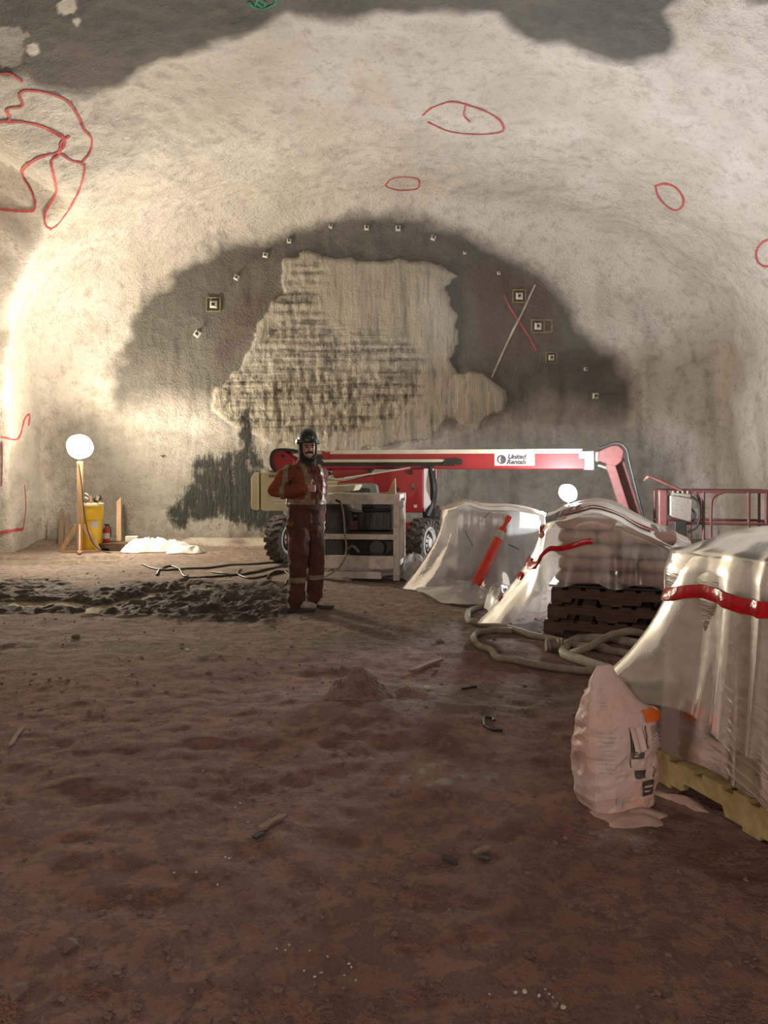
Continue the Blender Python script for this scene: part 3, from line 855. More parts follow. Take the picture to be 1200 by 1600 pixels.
def rounded(poly, r=0.03, n=4):
    out = []
    m = len(poly)
    for i in range(m):
        p = Vector((*poly[i], 0)); a = (Vector((*poly[i - 1], 0)) - p); b = (Vector((*poly[(i + 1) % m], 0)) - p)
        k = min(r, a.length * 0.45, b.length * 0.45)
        s, e = p + a.normalized() * k, p + b.normalized() * k
        for j in range(n + 1):
            t = j / n
            q = s * (1 - t) ** 2 + p * 2 * t * (1 - t) + e * t * t
            out.append((q.x, q.y))
    return out

LR = math.radians(-10)
lift = thing('boom_lift', 'red and beige telescopic boom lift parked across the tunnel face', 'boom lift', (-0.5, 12.0, hz(-0.5, 12.0) - 0.0), LR)

def wheel(parent, loc, steer, R=0.365, w=0.25):
    wt = bpy.data.objects.new('wheel', None); C.objects.link(wt); wt.parent = parent
    wt.location = loc; wt.rotation_euler = (0, 0, steer); wt.empty_display_size = 0.1
    h = w / 2
    mb = MB(); mb.lathe([(R * .60, -h * .92), (R * .80, -h), (R * .92, -h * .85), (R * .94, -h * .5), (R * .94, h * .5), (R * .92, h * .85), (R * .80, h), (R * .60, h * .92)], 32, axis='X', cap=False)
    for k in range(18):
        for s in (-1, 1):
            a = 2 * PI * (k + (0.5 if s > 0 else 0)) / 18
            c = Vector((s * h * 0.52, math.cos(a) * R * 0.955, math.sin(a) * R * 0.955))
            Rm = Matrix.Rotation(a - PI / 2, 3, 'X') @ Matrix.Rotation(s * 0.42, 3, 'Z')
            mb.box(c, (h * 1.02, R * 0.15, R * 0.11), Rm)
            c2 = Vector((s * h * 0.98, math.cos(a) * R * 0.86, math.sin(a) * R * 0.86))
            mb.box(c2, (h * 0.22, R * 0.15, R * 0.22), Matrix.Rotation(a - PI / 2, 3, 'X'))
    ty = mb.build('tyre', 'tyre', wt, True)
    mb = MB(); mb.lathe([(R * .66, -h * .9), (R * .66, h * .95), (R * .60, h * 1.0), (R * .56, h * .8), (R * .42, h * .62), (R * .34, h * .62), (R * .30, h * .8), (R * 0.1, h * .8)], 28, axis='X')
    rm = mb.build('rim', 'rim_white', wt, True)
    mb = MB(); mb.lathe([(R * .50, h * .60), (R * .50, h * .74), (R * .36, h * .80), (R * .36, h * .60)], 24, axis='X')
    mb.build('rim_ring', 'black_metal', wt, True)
    mb = MB(); mb.lathe([(R * .20, h * .7), (R * .20, h * 1.0), (R * .12, h * 1.1), (0.01, h * 1.1)], 16, axis='X'); mb.build('hub', 'rim_white', wt, True)
    mb = MB()
    for k in range(8):
        a = 2 * PI * k / 8
        mb.cyl((h * .78, math.cos(a) * R * .27, math.sin(a) * R * .27), (h * .92, math.cos(a) * R * .27, math.sin(a) * R * .27), 0.014, 0.014, 6)
    tag(mb.build('wheel_nuts', 'black_metal', wt), kind='stuff')
    return wt
for (wx, wy) in ((1.13, -0.12), (-1.07, -0.12), (1.05, 2.0), (-1.0, 2.0)):
    wz = hz(-0.5 + wx * math.cos(LR) - wy * math.sin(LR), 12.0 + wx * math.sin(LR) + wy * math.cos(LR)) - lift.location.z
    wheel(lift, (wx, wy, 0.37 + wz - 0.005), math.radians(-16) if wy < 1 else 0)

# chassis
mb = MB(); mb.box((0, -0.1, 0.40), (2.0, 0.26, 0.26)); mb.box((0, 2.0, 0.40), (1.9, 0.24, 0.24)); mb.box((0, 0.95, 0.42), (0.75, 2.1, 0.30))
mb.build('chassis', 'red_paint', lift, bevel=0.02)
mb = MB(); mb.lathe([(0.46, 0.55), (0.46, 0.68), (0.42, 0.68), (0.42, 0.82)], 28, (0.25, 0.75, 0)); mb.build('slew_ring', 'black_metal', lift, True)
mb = MB(); mb.tube(spline([(1.22, 0.05, 1.5), (1.28, 0.0, 1.2), (1.25, 0.05, 0.95), (1.18, 0.0, 0.75)], 5), 0.055, 8); mb.box((1.2, 0.1, 0.75), (0.18, 0.2, 0.25)); mb.box((1.22, 0.08, 1.1), (0.09, 0.12, 0.5))
mb.build('hose_bundle', 'black_rubber', lift)
# turntable deck
mb = MB(); mb.box((0.05, 0.75, 0.83), (2.4, 0.9, 0.06)); mb.build('turntable_deck', 'black_metal', lift, bevel=0.01)
# beige cowl (two hoods with a groove)
def hood(x0, x1, y0, y1, poly, m='beige_paint', name='cowl'):
    mb = MB(); mb.prism(rounded(poly, 0.07, 4), 'Y', y0, y1)
    return mb.build(name, m, lift, bevel=0.025, seg=2)
cw = hood(0, 0, 0.05, 1.3, [(-1.68, 0.82), (-1.54, 0.80), (-1.54, 1.42), (-1.62, 1.42), (-1.68, 1.34)])
cw = hood(0, 0, 0.05, 1.3, [(-1.515, 0.80), (-0.75, 0.80), (-0.75, 1.42), (-1.515, 1.42)])
mb = MB(); mb.box((-1.24, 0.045, 1.36), (0.26, 0.01, 0.05)); mb.build('hazard_label', 'spray_yellow', lift)
for k, (w, zz) in enumerate(((0.34, 1.02), (0.42, 0.97), (0.30, 0.92))):
    mb = MB(); mb.box((-1.18 + 0.03 * k, 0.045, zz), (w, 0.008, 0.03)); mb.build('warning_label', 'cream_paint', lift)
cw = hood(0, 0, 0.0, 1.2, [(-0.74, 0.80), (0.02, 0.80), (0.02, 1.22), (-0.1, 1.27), (-0.74, 1.32)])
mb = MB(); mb.prism(rounded([(-0.12, 0.82), (0.47, 0.82), (0.42, 1.22), (0.36, 1.25), (-0.12, 1.25)], 0.05), 'Y', -0.12, 0.0)
gp = mb.build('control_panel', 'grey_panel', lift, bevel=0.012)
mb = MB(); mb.prism(rounded([(0.0, 1.0), (0.33, 1.0), (0.31, 1.18), (0.0, 1.18)], 0.04), 'Y', -0.128, -0.11); mb.build('panel_inset', 'dark_panel', gp)
mb = MB()
for k in range(7): mb.box((0.56 + 0.02 * k, -0.1, 0.72), (0.006, 0.02, 0.26))
for k in range(6): mb.box((0.62, -0.1, 0.62 + 0.045 * k), (0.15, 0.02, 0.006))
mb.build('grille', 'red_paint', lift)
# riser (lower arm) and tower
mb = MB(); mb.prism([(-0.25, 1.27), (-0.05, 1.30), (0.75, 1.47), (1.12, 1.47), (1.12, 0.80), (0.70, 0.80), (0.42, 1.12), (-0.25, 1.20)], 'Y', 0.0, 0.5)
tw = mb.build('tower', 'red_paint', lift, bevel=0.012)
mb = MB(); mb.beam((-0.12, -0.01, 1.33), (0.92, -0.01, 1.49), 0.03, 0.022); mb.build('trim_strip', 'cream_paint', tw)
mb = MB(); mb.prism([(1.12, 0.80), (1.26, 0.80), (1.28, 1.48), (1.12, 1.48)], 'Y', 0.0, 0.46); mb.build('end_plate', 'led_lit_panel', tw, bevel=0.01)  # lit end face of the tower, its glare put into the colour
mb = MB(); mb.box((1.265, 0.2, 1.15), (0.03, 0.3, 0.62)); mb.build('end_channel', 'red_paint', tw)
mb = MB(); mb.prism([(-0.30, 1.33), (0.25, 1.36), (0.25, 1.47), (-0.34, 1.47)], 'Y', 0.05, 0.35); mb.build('link_arm', 'red_paint', lift, bevel=0.01)
mb = MB(); mb.box((0.30, 0.04, 1.455), (0.07, 0.04, 0.03)); mb.build('latch', 'black_metal', lift)
for (xx, zz, r) in ((0.93, 1.42, 0.035), (0.72, 1.16, 0.035)):
    mb = MB(); mb.cyl((xx, 0.0, zz), (xx, -0.03, zz), r, r * 0.8, 12); mb.build('pivot_pin', 'black_metal', tw, True)
mb = MB(); mb.prism([(0.945, 1.20), (0.985, 1.20), (0.965, 1.27)], 'Y', -0.006, 0.0); mb.build('warning_triangle', 'spray_yellow', tw)
mb = MB(); mb.cyl((0.965, 0.0, 1.16), (0.965, -0.006, 1.16), 0.028, 0.028, 14); mb.build('warning_disc', 'black_print', tw)
mb = MB(); mb.box((1.0, -0.004, 0.90), (0.05, 0.006, 0.045)); mb.build('data_plate', 'rim_white', tw)
# hydraulic cylinder and hose loop behind the man's shoulder
mb = MB(); mb.cyl((-0.72, 0.12, 1.46), (-0.33, 0.12, 1.42), 0.045, 0.045, 12); mb.build('lift_cylinder', 'chrome_dull', lift, True)
mb = MB(); mb.tube(spline([(-0.62, 0.1, 1.34), (-0.48, 0.08, 1.40), (-0.38, 0.08, 1.41), (-0.42, 0.08, 1.36), (-0.6, 0.1, 1.30)], 5), 0.016, 6); mb.build('hydraulic_hose', 'black_rubber', lift)
# main boom
mb = MB(); mb.box((1.18, 0.2, 1.60), (4.74, 0.26, 0.265)); bo = mb.build('main_boom', 'red_paint', lift, bevel=0.012)
mb = MB(); mb.box((1.30, 0.2, 1.738), (4.40, 0.285, 0.062)); mb.build('top_stripe', 'cream_paint', bo)
mb = MB(); mb.box((0.30, 0.055, 1.60), (2.30, 0.03, 0.045)); ct = mb.build('cable_track', 'beige_paint', bo, bevel=0.004)
mb = MB(); mb.box((0.35, 0.055, 1.545), (2.50, 0.035, 0.05)); mb.build('cable_carrier', 'black_rubber', bo)
mb = MB(); mb.box((1.58, 0.05, 1.585), (0.26, 0.05, 0.07)); mb.cyl((1.66, 0.05, 1.58), (1.66, 0.02, 1.58), 0.05, 0.05, 12); mb.cyl((1.5, 0.05, 1.60), (1.42, 0.03, 1.55), 0.02, 0.02, 8)
mb.build('cable_clamp', 'black_metal', bo)
# sign
mb = MB(); mb.box((2.50, 0.066, 1.615), (0.60, 0.008, 0.185)); sg = mb.build('rental_sign', 'label_white', bo, bevel=0.003)
mb = MB(); mb.lathe([(0.068, 0), (0.068, 0.006), (0.001, 0.006)], 24, (2.31, 0.056, 1.615), 'Y'); mb.build('sign_disc', 'black_print', sg, True)
mb = MB(); pts = [(2.31 + 0.05 * math.cos(a), 1.615 + 0.05 * math.sin(a)) for a in np.linspace(PI / 2, 1.5 * PI, 12)] + [(2.31 - 0.018 * math.cos(a), 1.615 + 0.05 * math.sin(a)) for a in np.linspace(-PI / 2, PI / 2, 10)][1:-1]
mb.prism(pts, 'Y', 0.048, 0.056); mb.build('sign_crescent', 'label_white', sg)
text_mesh('sign_text', 'United', 0.098, 'black_print', sg, (2.40, 0.058, 1.655), (PI / 2, 0, 0), 0.25, bold=0.0045)
text_mesh('sign_text', 'Rentals', 0.098, 'black_print', sg, (2.385, 0.058, 1.575), (PI / 2, 0, 0), 0.25, bold=0.0045)
# rear pivot cheek
pc = rounded([(-1.30, 1.44), (-1.30, 1.72), (-1.22, 1.77), (-1.12, 1.77), (-0.92, 1.62), (-0.98, 1.44)], 0.06, 4)
mb = MB(); mb.prism(pc, 'Y', 0.0, 0.40); ck = mb.build('pivot_cheek', 'red_paint', lift, bevel=0.01)
arc = [Vector((-1.26 + 0.0, 0.0, 1.42)), Vector((-1.325, 0, 1.52)), Vector((-1.335, 0, 1.66)), Vector((-1.29, 0, 1.76)), Vector((-1.18, 0, 1.80)), Vector((-0.98, 0, 1.79)), Vector((-0.80, 0, 1.74))]
mb = MB(); sp = spline(arc, 5); mb.loft([[p + Vector((0, -0.02, 0)), p + Vector((0, 0.36, 0)), p + Vector((0, 0.36, 0)) + (Vector((-1.05, 0.36, 1.55)) - p - Vector((0, 0.36, 0))).normalized() * 0.05, p + Vector((0, -0.02, 0)) + (Vector((-1.05, 0, 1.55)) - p).normalized() * 0.05] for p in sp]); mb.build('hose_guard', 'black_rubber', ck)
mb = MB(); mb.box((-1.22, 0.15, 1.435), (0.26, 0.3, 0.03)); mb.build('cheek_foot', 'cast_iron', ck)
mb = MB(); mb.cyl((-1.12, 0.0, 1.68), (-1.12, -0.02, 1.68), 0.03, 0.03, 12); mb.build('pivot_pin', 'black_metal', ck, True)
mb = MB(); mb.prism([(-0.98, 1.70), (-0.80, 1.77), (-0.62, 1.77), (-0.62, 1.62), (-0.80, 1.62)], 'Y', 0.03, 0.08); mb.build('boom_nose_plate', 'cream_paint', bo)
mb = MB(); mb.prism([(-0.46, 1.62), (-0.36, 1.67), (-0.38, 1.70), (-0.36, 1.74), (-0.42, 1.73), (-0.50, 1.76)], 'Y', 0.02, 0.06); mb.build('bracket', 'red_paint', bo)
# tip, knuckle and jib
mb = MB(); mb.box((3.60, 0.2, 1.60), (0.16, 0.30, 0.30)); mb.box((3.70, 0.2, 1.66), (0.12, 0.2, 0.16)); mb.build('boom_tip', 'grey_metal', lift, bevel=0.015)
mb = MB(); mb.box((3.50, 0.05, 1.68), (0.10, 0.04, 0.10)); mb.build('tip_plate', 'cream_paint', lift)
kn = rounded([(3.72, 1.60), (3.74, 1.74), (3.92, 1.82), (4.02, 1.82), (4.10, 1.74), (4.06, 1.58), (3.96, 1.50)], 0.03)
mb = MB(); mb.prism(kn, 'Y', 0.02, 0.38); mb.build('knuckle', 'rust_rail', lift, bevel=0.012)
jb = thing_part = None
mb = MB(); mb.beam((3.90, 0.10, 1.56), (4.24, 0.10, 0.45), 0.10, 0.13, (1, 0, 0)); mb.beam((4.04, 0.28, 1.62), (4.40, 0.28, 0.45), 0.10, 0.15, (1, 0, 0))
jb = mb.build('jib', 'rust_rail', lift, bevel=0.01)
mb = MB(); mb.tube(spline([(3.74, -0.02, 1.78), (3.98, -0.03, 1.86), (4.12, -0.02, 1.76), (4.18, -0.02, 1.5), (4.42, 0.05, 0.55)], 6), 0.018, 8); mb.build('jib_hose', 'black_rubber', jb)
mb = MB(); mb.cyl((3.74, 0.2, 1.53), (3.98, 0.2, 1.45), 0.03, 0.03, 10); mb.build('level_cylinder', 'chrome_dull', jb, True)
mb = MB(); mb.box((4.45, 0.2, 0.40), (0.30, 0.30, 0.22)); mb.build('platform_rotator', 'rust_rail', lift, bevel=0.02)
# platform basket
pl = bpy.data.objects.new('platform', None); C.objects.link(pl); pl.parent = lift; pl.location = (4.62, -0.25, 0.20); pl.empty_display_size = 0.1
PW, PD, PH = 1.50, 0.85, 0.95
mb = MB(); mb.box((PW / 2, PD / 2, 0.0), (PW, PD, 0.05)); mb.build('platform_deck', 'grey_metal', pl, bevel=0.01)
r = 0.021
def rail(pts, rr=r):
    mb = MB(); mb.tube([p for p in pts], rr, 8); mb.build('rail', 'rust_rail', pl, True)
for zz in (PH, 0.50):
    rail([(0, 0, zz), (PW, 0, zz)]); rail([(0, PD, zz), (PW, PD, zz)]); rail([(PW, 0, zz), (PW, PD, zz)]); rail([(0, 0, zz), (0, PD, zz)])
for (xx, yy) in ((0, 0), (0.52, 0), (PW, 0), (0, PD), (0.52, PD), (PW, PD), (PW - 0.38, 0), (PW - 0.15, 0)):
    rail([(xx, yy, 0), (xx, yy, PH)])
rail(spline([(0.62, 0, 0.1), (0.62, 0, 0.72), (0.66, 0, 0.88), (0.80, 0, PH)], 4))
rail(spline([(0.47, 0, 0.5), (0.47, 0, 0.80), (0.42, 0, PH - .02), (0.36, 0, PH)], 4))
rail(spline([(0.25, 0.0, PH), (0.05, 0.0, PH + 0.10), (-0.18, -0.02, PH + 0.20), (-0.24, -0.02, PH + 0.20), (-0.26, 0.1, PH + 0.16)], 5))
mb = MB(); mb.box((-0.03, 0.02, 0.62), (0.11, 0.1, 0.70)); mb.build('control_column', 'rust_rail', pl, bevel=0.01)
mb = MB(); mb.prism(rounded([(0.06, 0.60), (0.34, 0.52), (0.36, 0.85), (0.06, 0.90)], 0.03), 'Y', -0.08, 0.16); cb = mb.build('control_box', 'cast_iron', pl, bevel=0.012)
mb = MB(); mb.box((0.2, 0.02, 0.905), (0.26, 0.18, 0.03), (0, 0.12, 0))
for k in range(4): mb.cyl((0.10 + 0.065 * k, -0.02, 0.89), (0.11 + 0.065 * k, -0.02, 0.955), 0.014, 0.018, 8)
mb.build('control_levers', 'chrome_dull', cb)
mb = MB(); mb.box((0.2, -0.02, 0.42), (0.16, 0.1, 0.22)); mb.build('junction_box', 'black_metal', cb, bevel=0.01)
mb = MB(); mb.tube(spline([(0.36, -0.04, 0.88), (0.44, -0.04, 0.80), (0.46, -0.04, 0.62), (0.42, -0.04, 0.45), (0.3, -0.04, 0.38)], 5), 0.016, 6); mb.tube(spline([(0.34, -0.05, 0.72), (0.40, -0.05, 0.62), (0.36, -0.05, 0.52)], 5), 0.014, 6)
mb.build('control_cable', 'black_rubber', pl)

# ================================================================ ENGINE SKID (grout plant) beside the worker
bx = G(560, 906)
sk = thing('engine_skid', 'white steel framed pump skid with black engine beside the worker', 'pump skid', (bx.x, bx.y + 0.02, hz(bx.x, bx.y)), math.radians(-7))
SW, SH, SD = 1.12, 1.14, 0.75        # origin: middle of front bottom edge, depth to +y
x0, x1 = -SW / 2, SW / 2
def fr(a, b, w=0.075, d=0.05, name='frame_rail', m='white_steel'):
    mb = MB(); mb.beam(a, b, w, d); return mb.build(name, m, sk, bevel=0.004)
for yy in (0.0, SD):
    mb = MB(); mb.box((x1 - 0.05, yy, SH / 2 + 0.0), (0.085, 0.05, SH)); mb.build('frame_post', 'white_steel', sk, bevel=0.004)
    mb = MB(); mb.box((x0 + 0.05, yy, SH / 2), (0.085, 0.05, SH)); mb.build('frame_post', 'white_steel', sk, bevel=0.004)
    mb = MB(); mb.box((0, yy - 0.01, SH - 0.07), (SW, 0.06, 0.13)); mb.build('top_rail', 'white_steel', sk, bevel=0.005)
    mb = MB(); mb.box((-0.03, yy - 0.03, 0.575), (SW - 0.06, 0.06, 0.07)); mb.build('middle_rail', 'white_steel', sk, bevel=0.005)
    mb = MB(); mb.box((-0.04, yy - 0.035, 0.24), (SW - 0.08, 0.07, 0.17)); mb.build('lower_rail', 'white_steel', sk, bevel=0.005)
mb = MB(); mb.box((-0.10, -0.05, 0.075), (SW - 0.28, 0.12, 0.09)); mb.build('fork_pocket', 'white_steel', sk, bevel=0.006)
mb = MB(); mb.box((0, SD / 2, 0.16), (SW - 0.05, SD, 0.03)); mb.build('skid_deck', 'black_metal', sk)
for xx in (x0 + 0.05, x1 - 0.05):
    for zz in (SH - 0.04, 0.575, 0.2):
        mb = MB(); mb.box((xx, SD / 2, zz), (0.06, SD, 0.06)); mb.build('side_rail', 'white_steel', sk, bevel=0.004)
# bent side plate and lifting bracket at the right front corner
mb = MB(); mb.prism([(x1 - 0.005, 0.28), (x1 + 0.035, 0.30), (x1 + 0.045, 0.78), (x1 + 0.02, 0.9), (x1 + 0.03, 1.03), (x1 - 0.005, 1.03)], 'Y', -0.03, 0.25); mb.build('side_plate', 'white_steel', sk, bevel=0.004)
mb = MB(); mb.box((x1 + 0.015, 0.0, 1.01), (0.07, 0.08, 0.09)); mb.build('corner_block', 'label_white', sk, bevel=0.006)
mb = MB(); mb.prism([(x1 - 0.30, SH), (x1 - 0.16, SH + 0.03), (x1 - 0.09, SH + 0.19), (x1 - 0.07, SH + 0.21), (x1 - 0.06, SH)], 'Y', 0.0, 0.05); mb.build('lifting_ear', 'lumber', sk, bevel=0.004)
mb = MB(); mb.prism([(x0 + 0.0, SH + 0.02), (x0 + 0.50, SH + 0.04), (x0 + 0.54, SH + 0.12), (x0 + 0.0, SH + 0.10)], 'Y', -0.06, 0.5); mb.build('top_tray', 'cream_paint', sk, bevel=0.01)
# drum / fan housing on the left
mb = MB(); mb.lathe([(0.05, -0.10), (0.24, -0.10), (0.265, -0.05), (0.265, 0.20), (0.24, 0.26), (0.05, 0.26)], 28, (x0 + 0.24, 0.10, 0.80), 'Y'); dr = mb.build('fan_drum', 'dark_panel', sk, True)
mb = MB(); mb.lathe([(0.19, 0), (0.19, 0.02), (0.08, 0.03), (0.01, 0.03)], 24, (x0 + 0.24, -0.02, 0.80), 'Y'); mb.build('drum_cover', 'black_metal', dr, True)
mb = MB(); mb.tube(spline([(x0 + 0.10, 0, 1.0), (x0 + 0.12, -0.02, 1.08), (x0 + 0.2, -0.02, 1.09), (x0 + 0.23, 0, 1.02)], 5), 0.013, 6); mb.tube(spline([(x0 + 0.26, -0.03, 1.06), (x0 + 0.33, -0.03, 1.02), (x0 + 0.36, -0.03, 0.9)], 5), 0.02, 6); mb.build('drum_handle', 'black_rubber', dr)
# pump housing
mb = MB(); mb.ball((x0 + 0.42, 0.14, 0.87), (0.10, 0.10, 0.15), 16, 10); mb.cyl((x0 + 0.45, 0.05, 0.92), (x0 + 0.62, 0.05, 0.90), 0.03, 0.03, 10); mb.cyl((x0 + 0.5, 0.06, 0.84), (x0 + 0.64, 0.03, 0.86), 0.022, 0.022, 10); mb.build('pump_casting', 'grey_metal', sk, True)
mb = MB(); mb.box((x0 + 0.49, 0.05, 0.72), (0.12, 0.14, 0.12)); mb.cyl((x0 + 0.49, -0.03, 0.74), (x0 + 0.49, -0.07, 0.74), 0.035, 0.035, 10); mb.build('coupling', 'rust_rail', sk, bevel=0.02)
# engine
mb = MB(); mb.box((x0 + 0.76, 0.2, 0.78), (0.46, 0.36, 0.26)); mb.box((x0 + 0.80, 0.16, 0.95), (0.40, 0.30, 0.09)); en = mb.build('engine_block', 'black_metal', sk, bevel=0.02, seg=2)
mb = MB(); mb.box((x0 + 0.68, 0.02, 0.985), (0.14, 0.10, 0.05)); mb.box((x0 + 0.88, 0.02, 0.97), (0.20, 0.10, 0.06)); mb.cyl((x0 + 0.62, 0.0, 0.93), (x0 + 0.98, 0.0, 0.93), 0.025, 0.025, 10); mb.build('air_cleaner', 'black_rubber', en, bevel=0.01)
mb = MB()
for k in range(5): mb.box((x0 + 0.60 + 0.09 * k, 0.01, 0.80), (0.035, 0.03, 0.16))
mb.build('cooling_fins', 'dark_panel', en)
mb = MB(); mb.box((x0 + 0.73, 0.18, 0.625), (0.62, 0.40, 0.035)); mb.build('engine_mount', 'black_metal', sk, bevel=0.006)
mb = MB(); mb.box((x0 + 0.72, 0.3, 0.40), (0.60, 0.34, 0.24)); mb.box((x0 + 0.22, 0.3, 0.42), (0.30, 0.34, 0.26)); mb.build('hydraulic_tank', 'black_metal', sk, bevel=0.015)
mb = MB(); mb.tube(spline([(x0 + 0.42, 0.06, 0.40), (x0 + 0.47, 0.03, 0.45), (x0 + 0.52, 0.04, 0.41), (x0 + 0.56, 0.05, 0.36)], 5), 0.022, 8); mb.build('valve', 'grey_metal', sk, True)
mb = MB(); mb.lathe([(0.10, 0), (0.12, 0.03), (0.12, 0.07), (0.10, 0.10)], 20, (x0 + 0.80, 0.05, 0.42), 'Y'); mb.tube(spline([(x0 + .55, .06, .34), (x0 + .7, .02, .36), (x0 + .9, .02, .34), (x0 + 1.0, .04, .40)], 5), .014, 6); mb.build('lower_pump', 'dark_panel', sk, True)
# trailing hose from the skid to the floor
mb = MB(); mb.tube(spline([(x0 + 0.34, -0.08, 1.04), (x0 + 0.38, -0.10, 0.85), (x0 + 0.40, -0.12, 0.62), (x0 + 0.42, -0.12, 0.40), (x0 + 0.36, -0.13, 0.22), (x0 + 0.22, -0.16, 0.10), (x0 + 0.05, -0.2, 0.03), (x0 - 0.12, -0.22, 0.015)], 7), 0.012, 8)
mb.build('grey_lead', 'hose', sk, True)

# ================================================================ PALLETS
def pallet(loc, rz, dark, label, group, L=1.2, D=1.0, tilt=0.0):
    """stringer pallet; local x = board direction, stringers run along x at front/mid/back? local origin = centre, bottom"""
    m = 'pallet_dark' if dark else 'pallet_yellow'
    t = thing('pallet', label, 'pallet', loc, rz, group)
    t.rotation_euler = (tilt, 0, rz)
    H = 0.14
    # three notched stringers along local x
    for yy in (-D / 2 + 0.02, 0, D / 2 - 0.02):
        prof = [(-L / 2, 0.016), (-L * 0.36, 0.016), (-L * 0.345, 0.055), (-L * 0.155, 0.055), (-L * 0.14, 0.016), (L * 0.14, 0.016), (L * 0.155, 0.055), (L * 0.345, 0.055), (L * 0.36, 0.016), (L / 2, 0.016), (L / 2, H - 0.018), (-L / 2, H - 0.018)]
        mb = MB(); mb.prism(prof, 'Y', yy - 0.019, yy + 0.019); mb.build('stringer', m, t)
    for k in range(8):
        xx = -L / 2 + 0.05 + (L - 0.10) * k / 7
        w = 0.085 + 0.015 * ((k * 7) % 3)
        mb = MB(); mb.box((xx, 0, H - 0.009), (w, D + 0.01 * ((k * 5) % 3), 0.018)); mb.build('deck_board', m, t)
    for xx in (-L / 2 + 0.05, -0.03, L / 2 - 0.05):
        mb = MB(); mb.box((xx, 0, 0.008), (0.09, D, 0.016)); mb.build('bottom_board', m, t)
    return t

# ---------------------------------------------------------------- paper cement bags (soft brick)
def bag_mesh(name, L=0.58, W_=0.40, H=0.12, seed=0):
    nu, nv = 26, 14
    V = []
    rg = np.random.RandomState(seed)
    o = rg.rand() * 50
    th = np.linspace(0, 2 * PI, 28, endpoint=False)
    rings = []
    for i in range(nv):
        u = -1 + 2 * i / (nv - 1)
        e = (1 - abs(u) ** 6) ** 0.5
        e = max(e, 0.18)
        ring = []
        for t in th:
            c, s = math.cos(t), math.sin(t)
            yy = W_ / 2 * math.copysign(abs(c) ** 0.45, c) * (0.90 + 0.10 * e)
            zz = H / 2 * math.copysign(abs(s) ** 0.6, s) * e
            ring.append((u * L / 2, yy, zz + H / 2))
        rings.append(ring)
    A = np.array(rings)
    n = (fbm(A[..., 0] * 9 + o, A[..., 1] * 9, A[..., 2] * 9, 3) - 0.5)
    A[..., 2] += n * 0.018; A[..., 1] += n * 0.014
    A[..., 2] = np.clip(A[..., 2], 0.0, H)
    mb = MB(); mb.loft([[tuple(p) for p in r] for r in A])
    return mb.mesh(name, 'all')
BAGM = [bag_mesh('cement_bag', 0.50, 0.33, 0.12, seed=k) for k in range(4)]
for b_ in BAGM: b_.materials.append(M['paper_bag'])
mat('paper_bag_grey', (0.40, 0.36, 0.33), 0.65, col2=(0.30, 0.26, 0.24), nscale=6, bscale=16, bstr=0.6, bdist=0.02)
BAGG = bag_mesh('cement_bag', 0.50, 0.33, 0.12, seed=9); BAGG.materials.append(M['paper_bag_grey'])
def stack(cx_, cy_, rz, z0, layers, label, group, nx=2, ny=3, L=0.505, W_=0.325, H=0.118, skip=None, jit=0.008, seed=1, outer=True):
    rg = random.Random(seed)
    ca, sa = math.cos(rz), math.sin(rz)
    for k in range(layers):
        turn = k % 2
        spots = []
        if not turn:
            for i in range(nx):
                for j in range(ny): spots.append(((i - (nx - 1) / 2) * (L + 0.005), (j - (ny - 1) / 2) * W_, 0))
        else:
            for i in range(ny):
                for j in range(2): spots.append(((i - (ny - 1) / 2) * (W_ + 0.01), (j - 0.5) * (L - 0.01), PI / 2))
        for (a, b, r) in spots:
            if skip and skip(k, a, b): continue
            a += rg.uniform(-jit, jit); b += rg.uniform(-jit, jit)
            me_ = BAGG if rg.random() < 0.12 else rg.choice(BAGM)
            o = bpy.data.objects.new('cement_bag', me_); C.objects.link(o)
            o.location = (cx_ + a * ca - b * sa, cy_ + a * sa + b * ca, z0 + k * H)
            o.rotation_euler = (0, 0, rz + r + rg.uniform(-.05, .05))
            tag(o, label + ', ' + ('bottom', 'second', 'third', 'fourth', 'fifth', 'sixth', 'seventh')[k] + ' layer', 'bag', group)

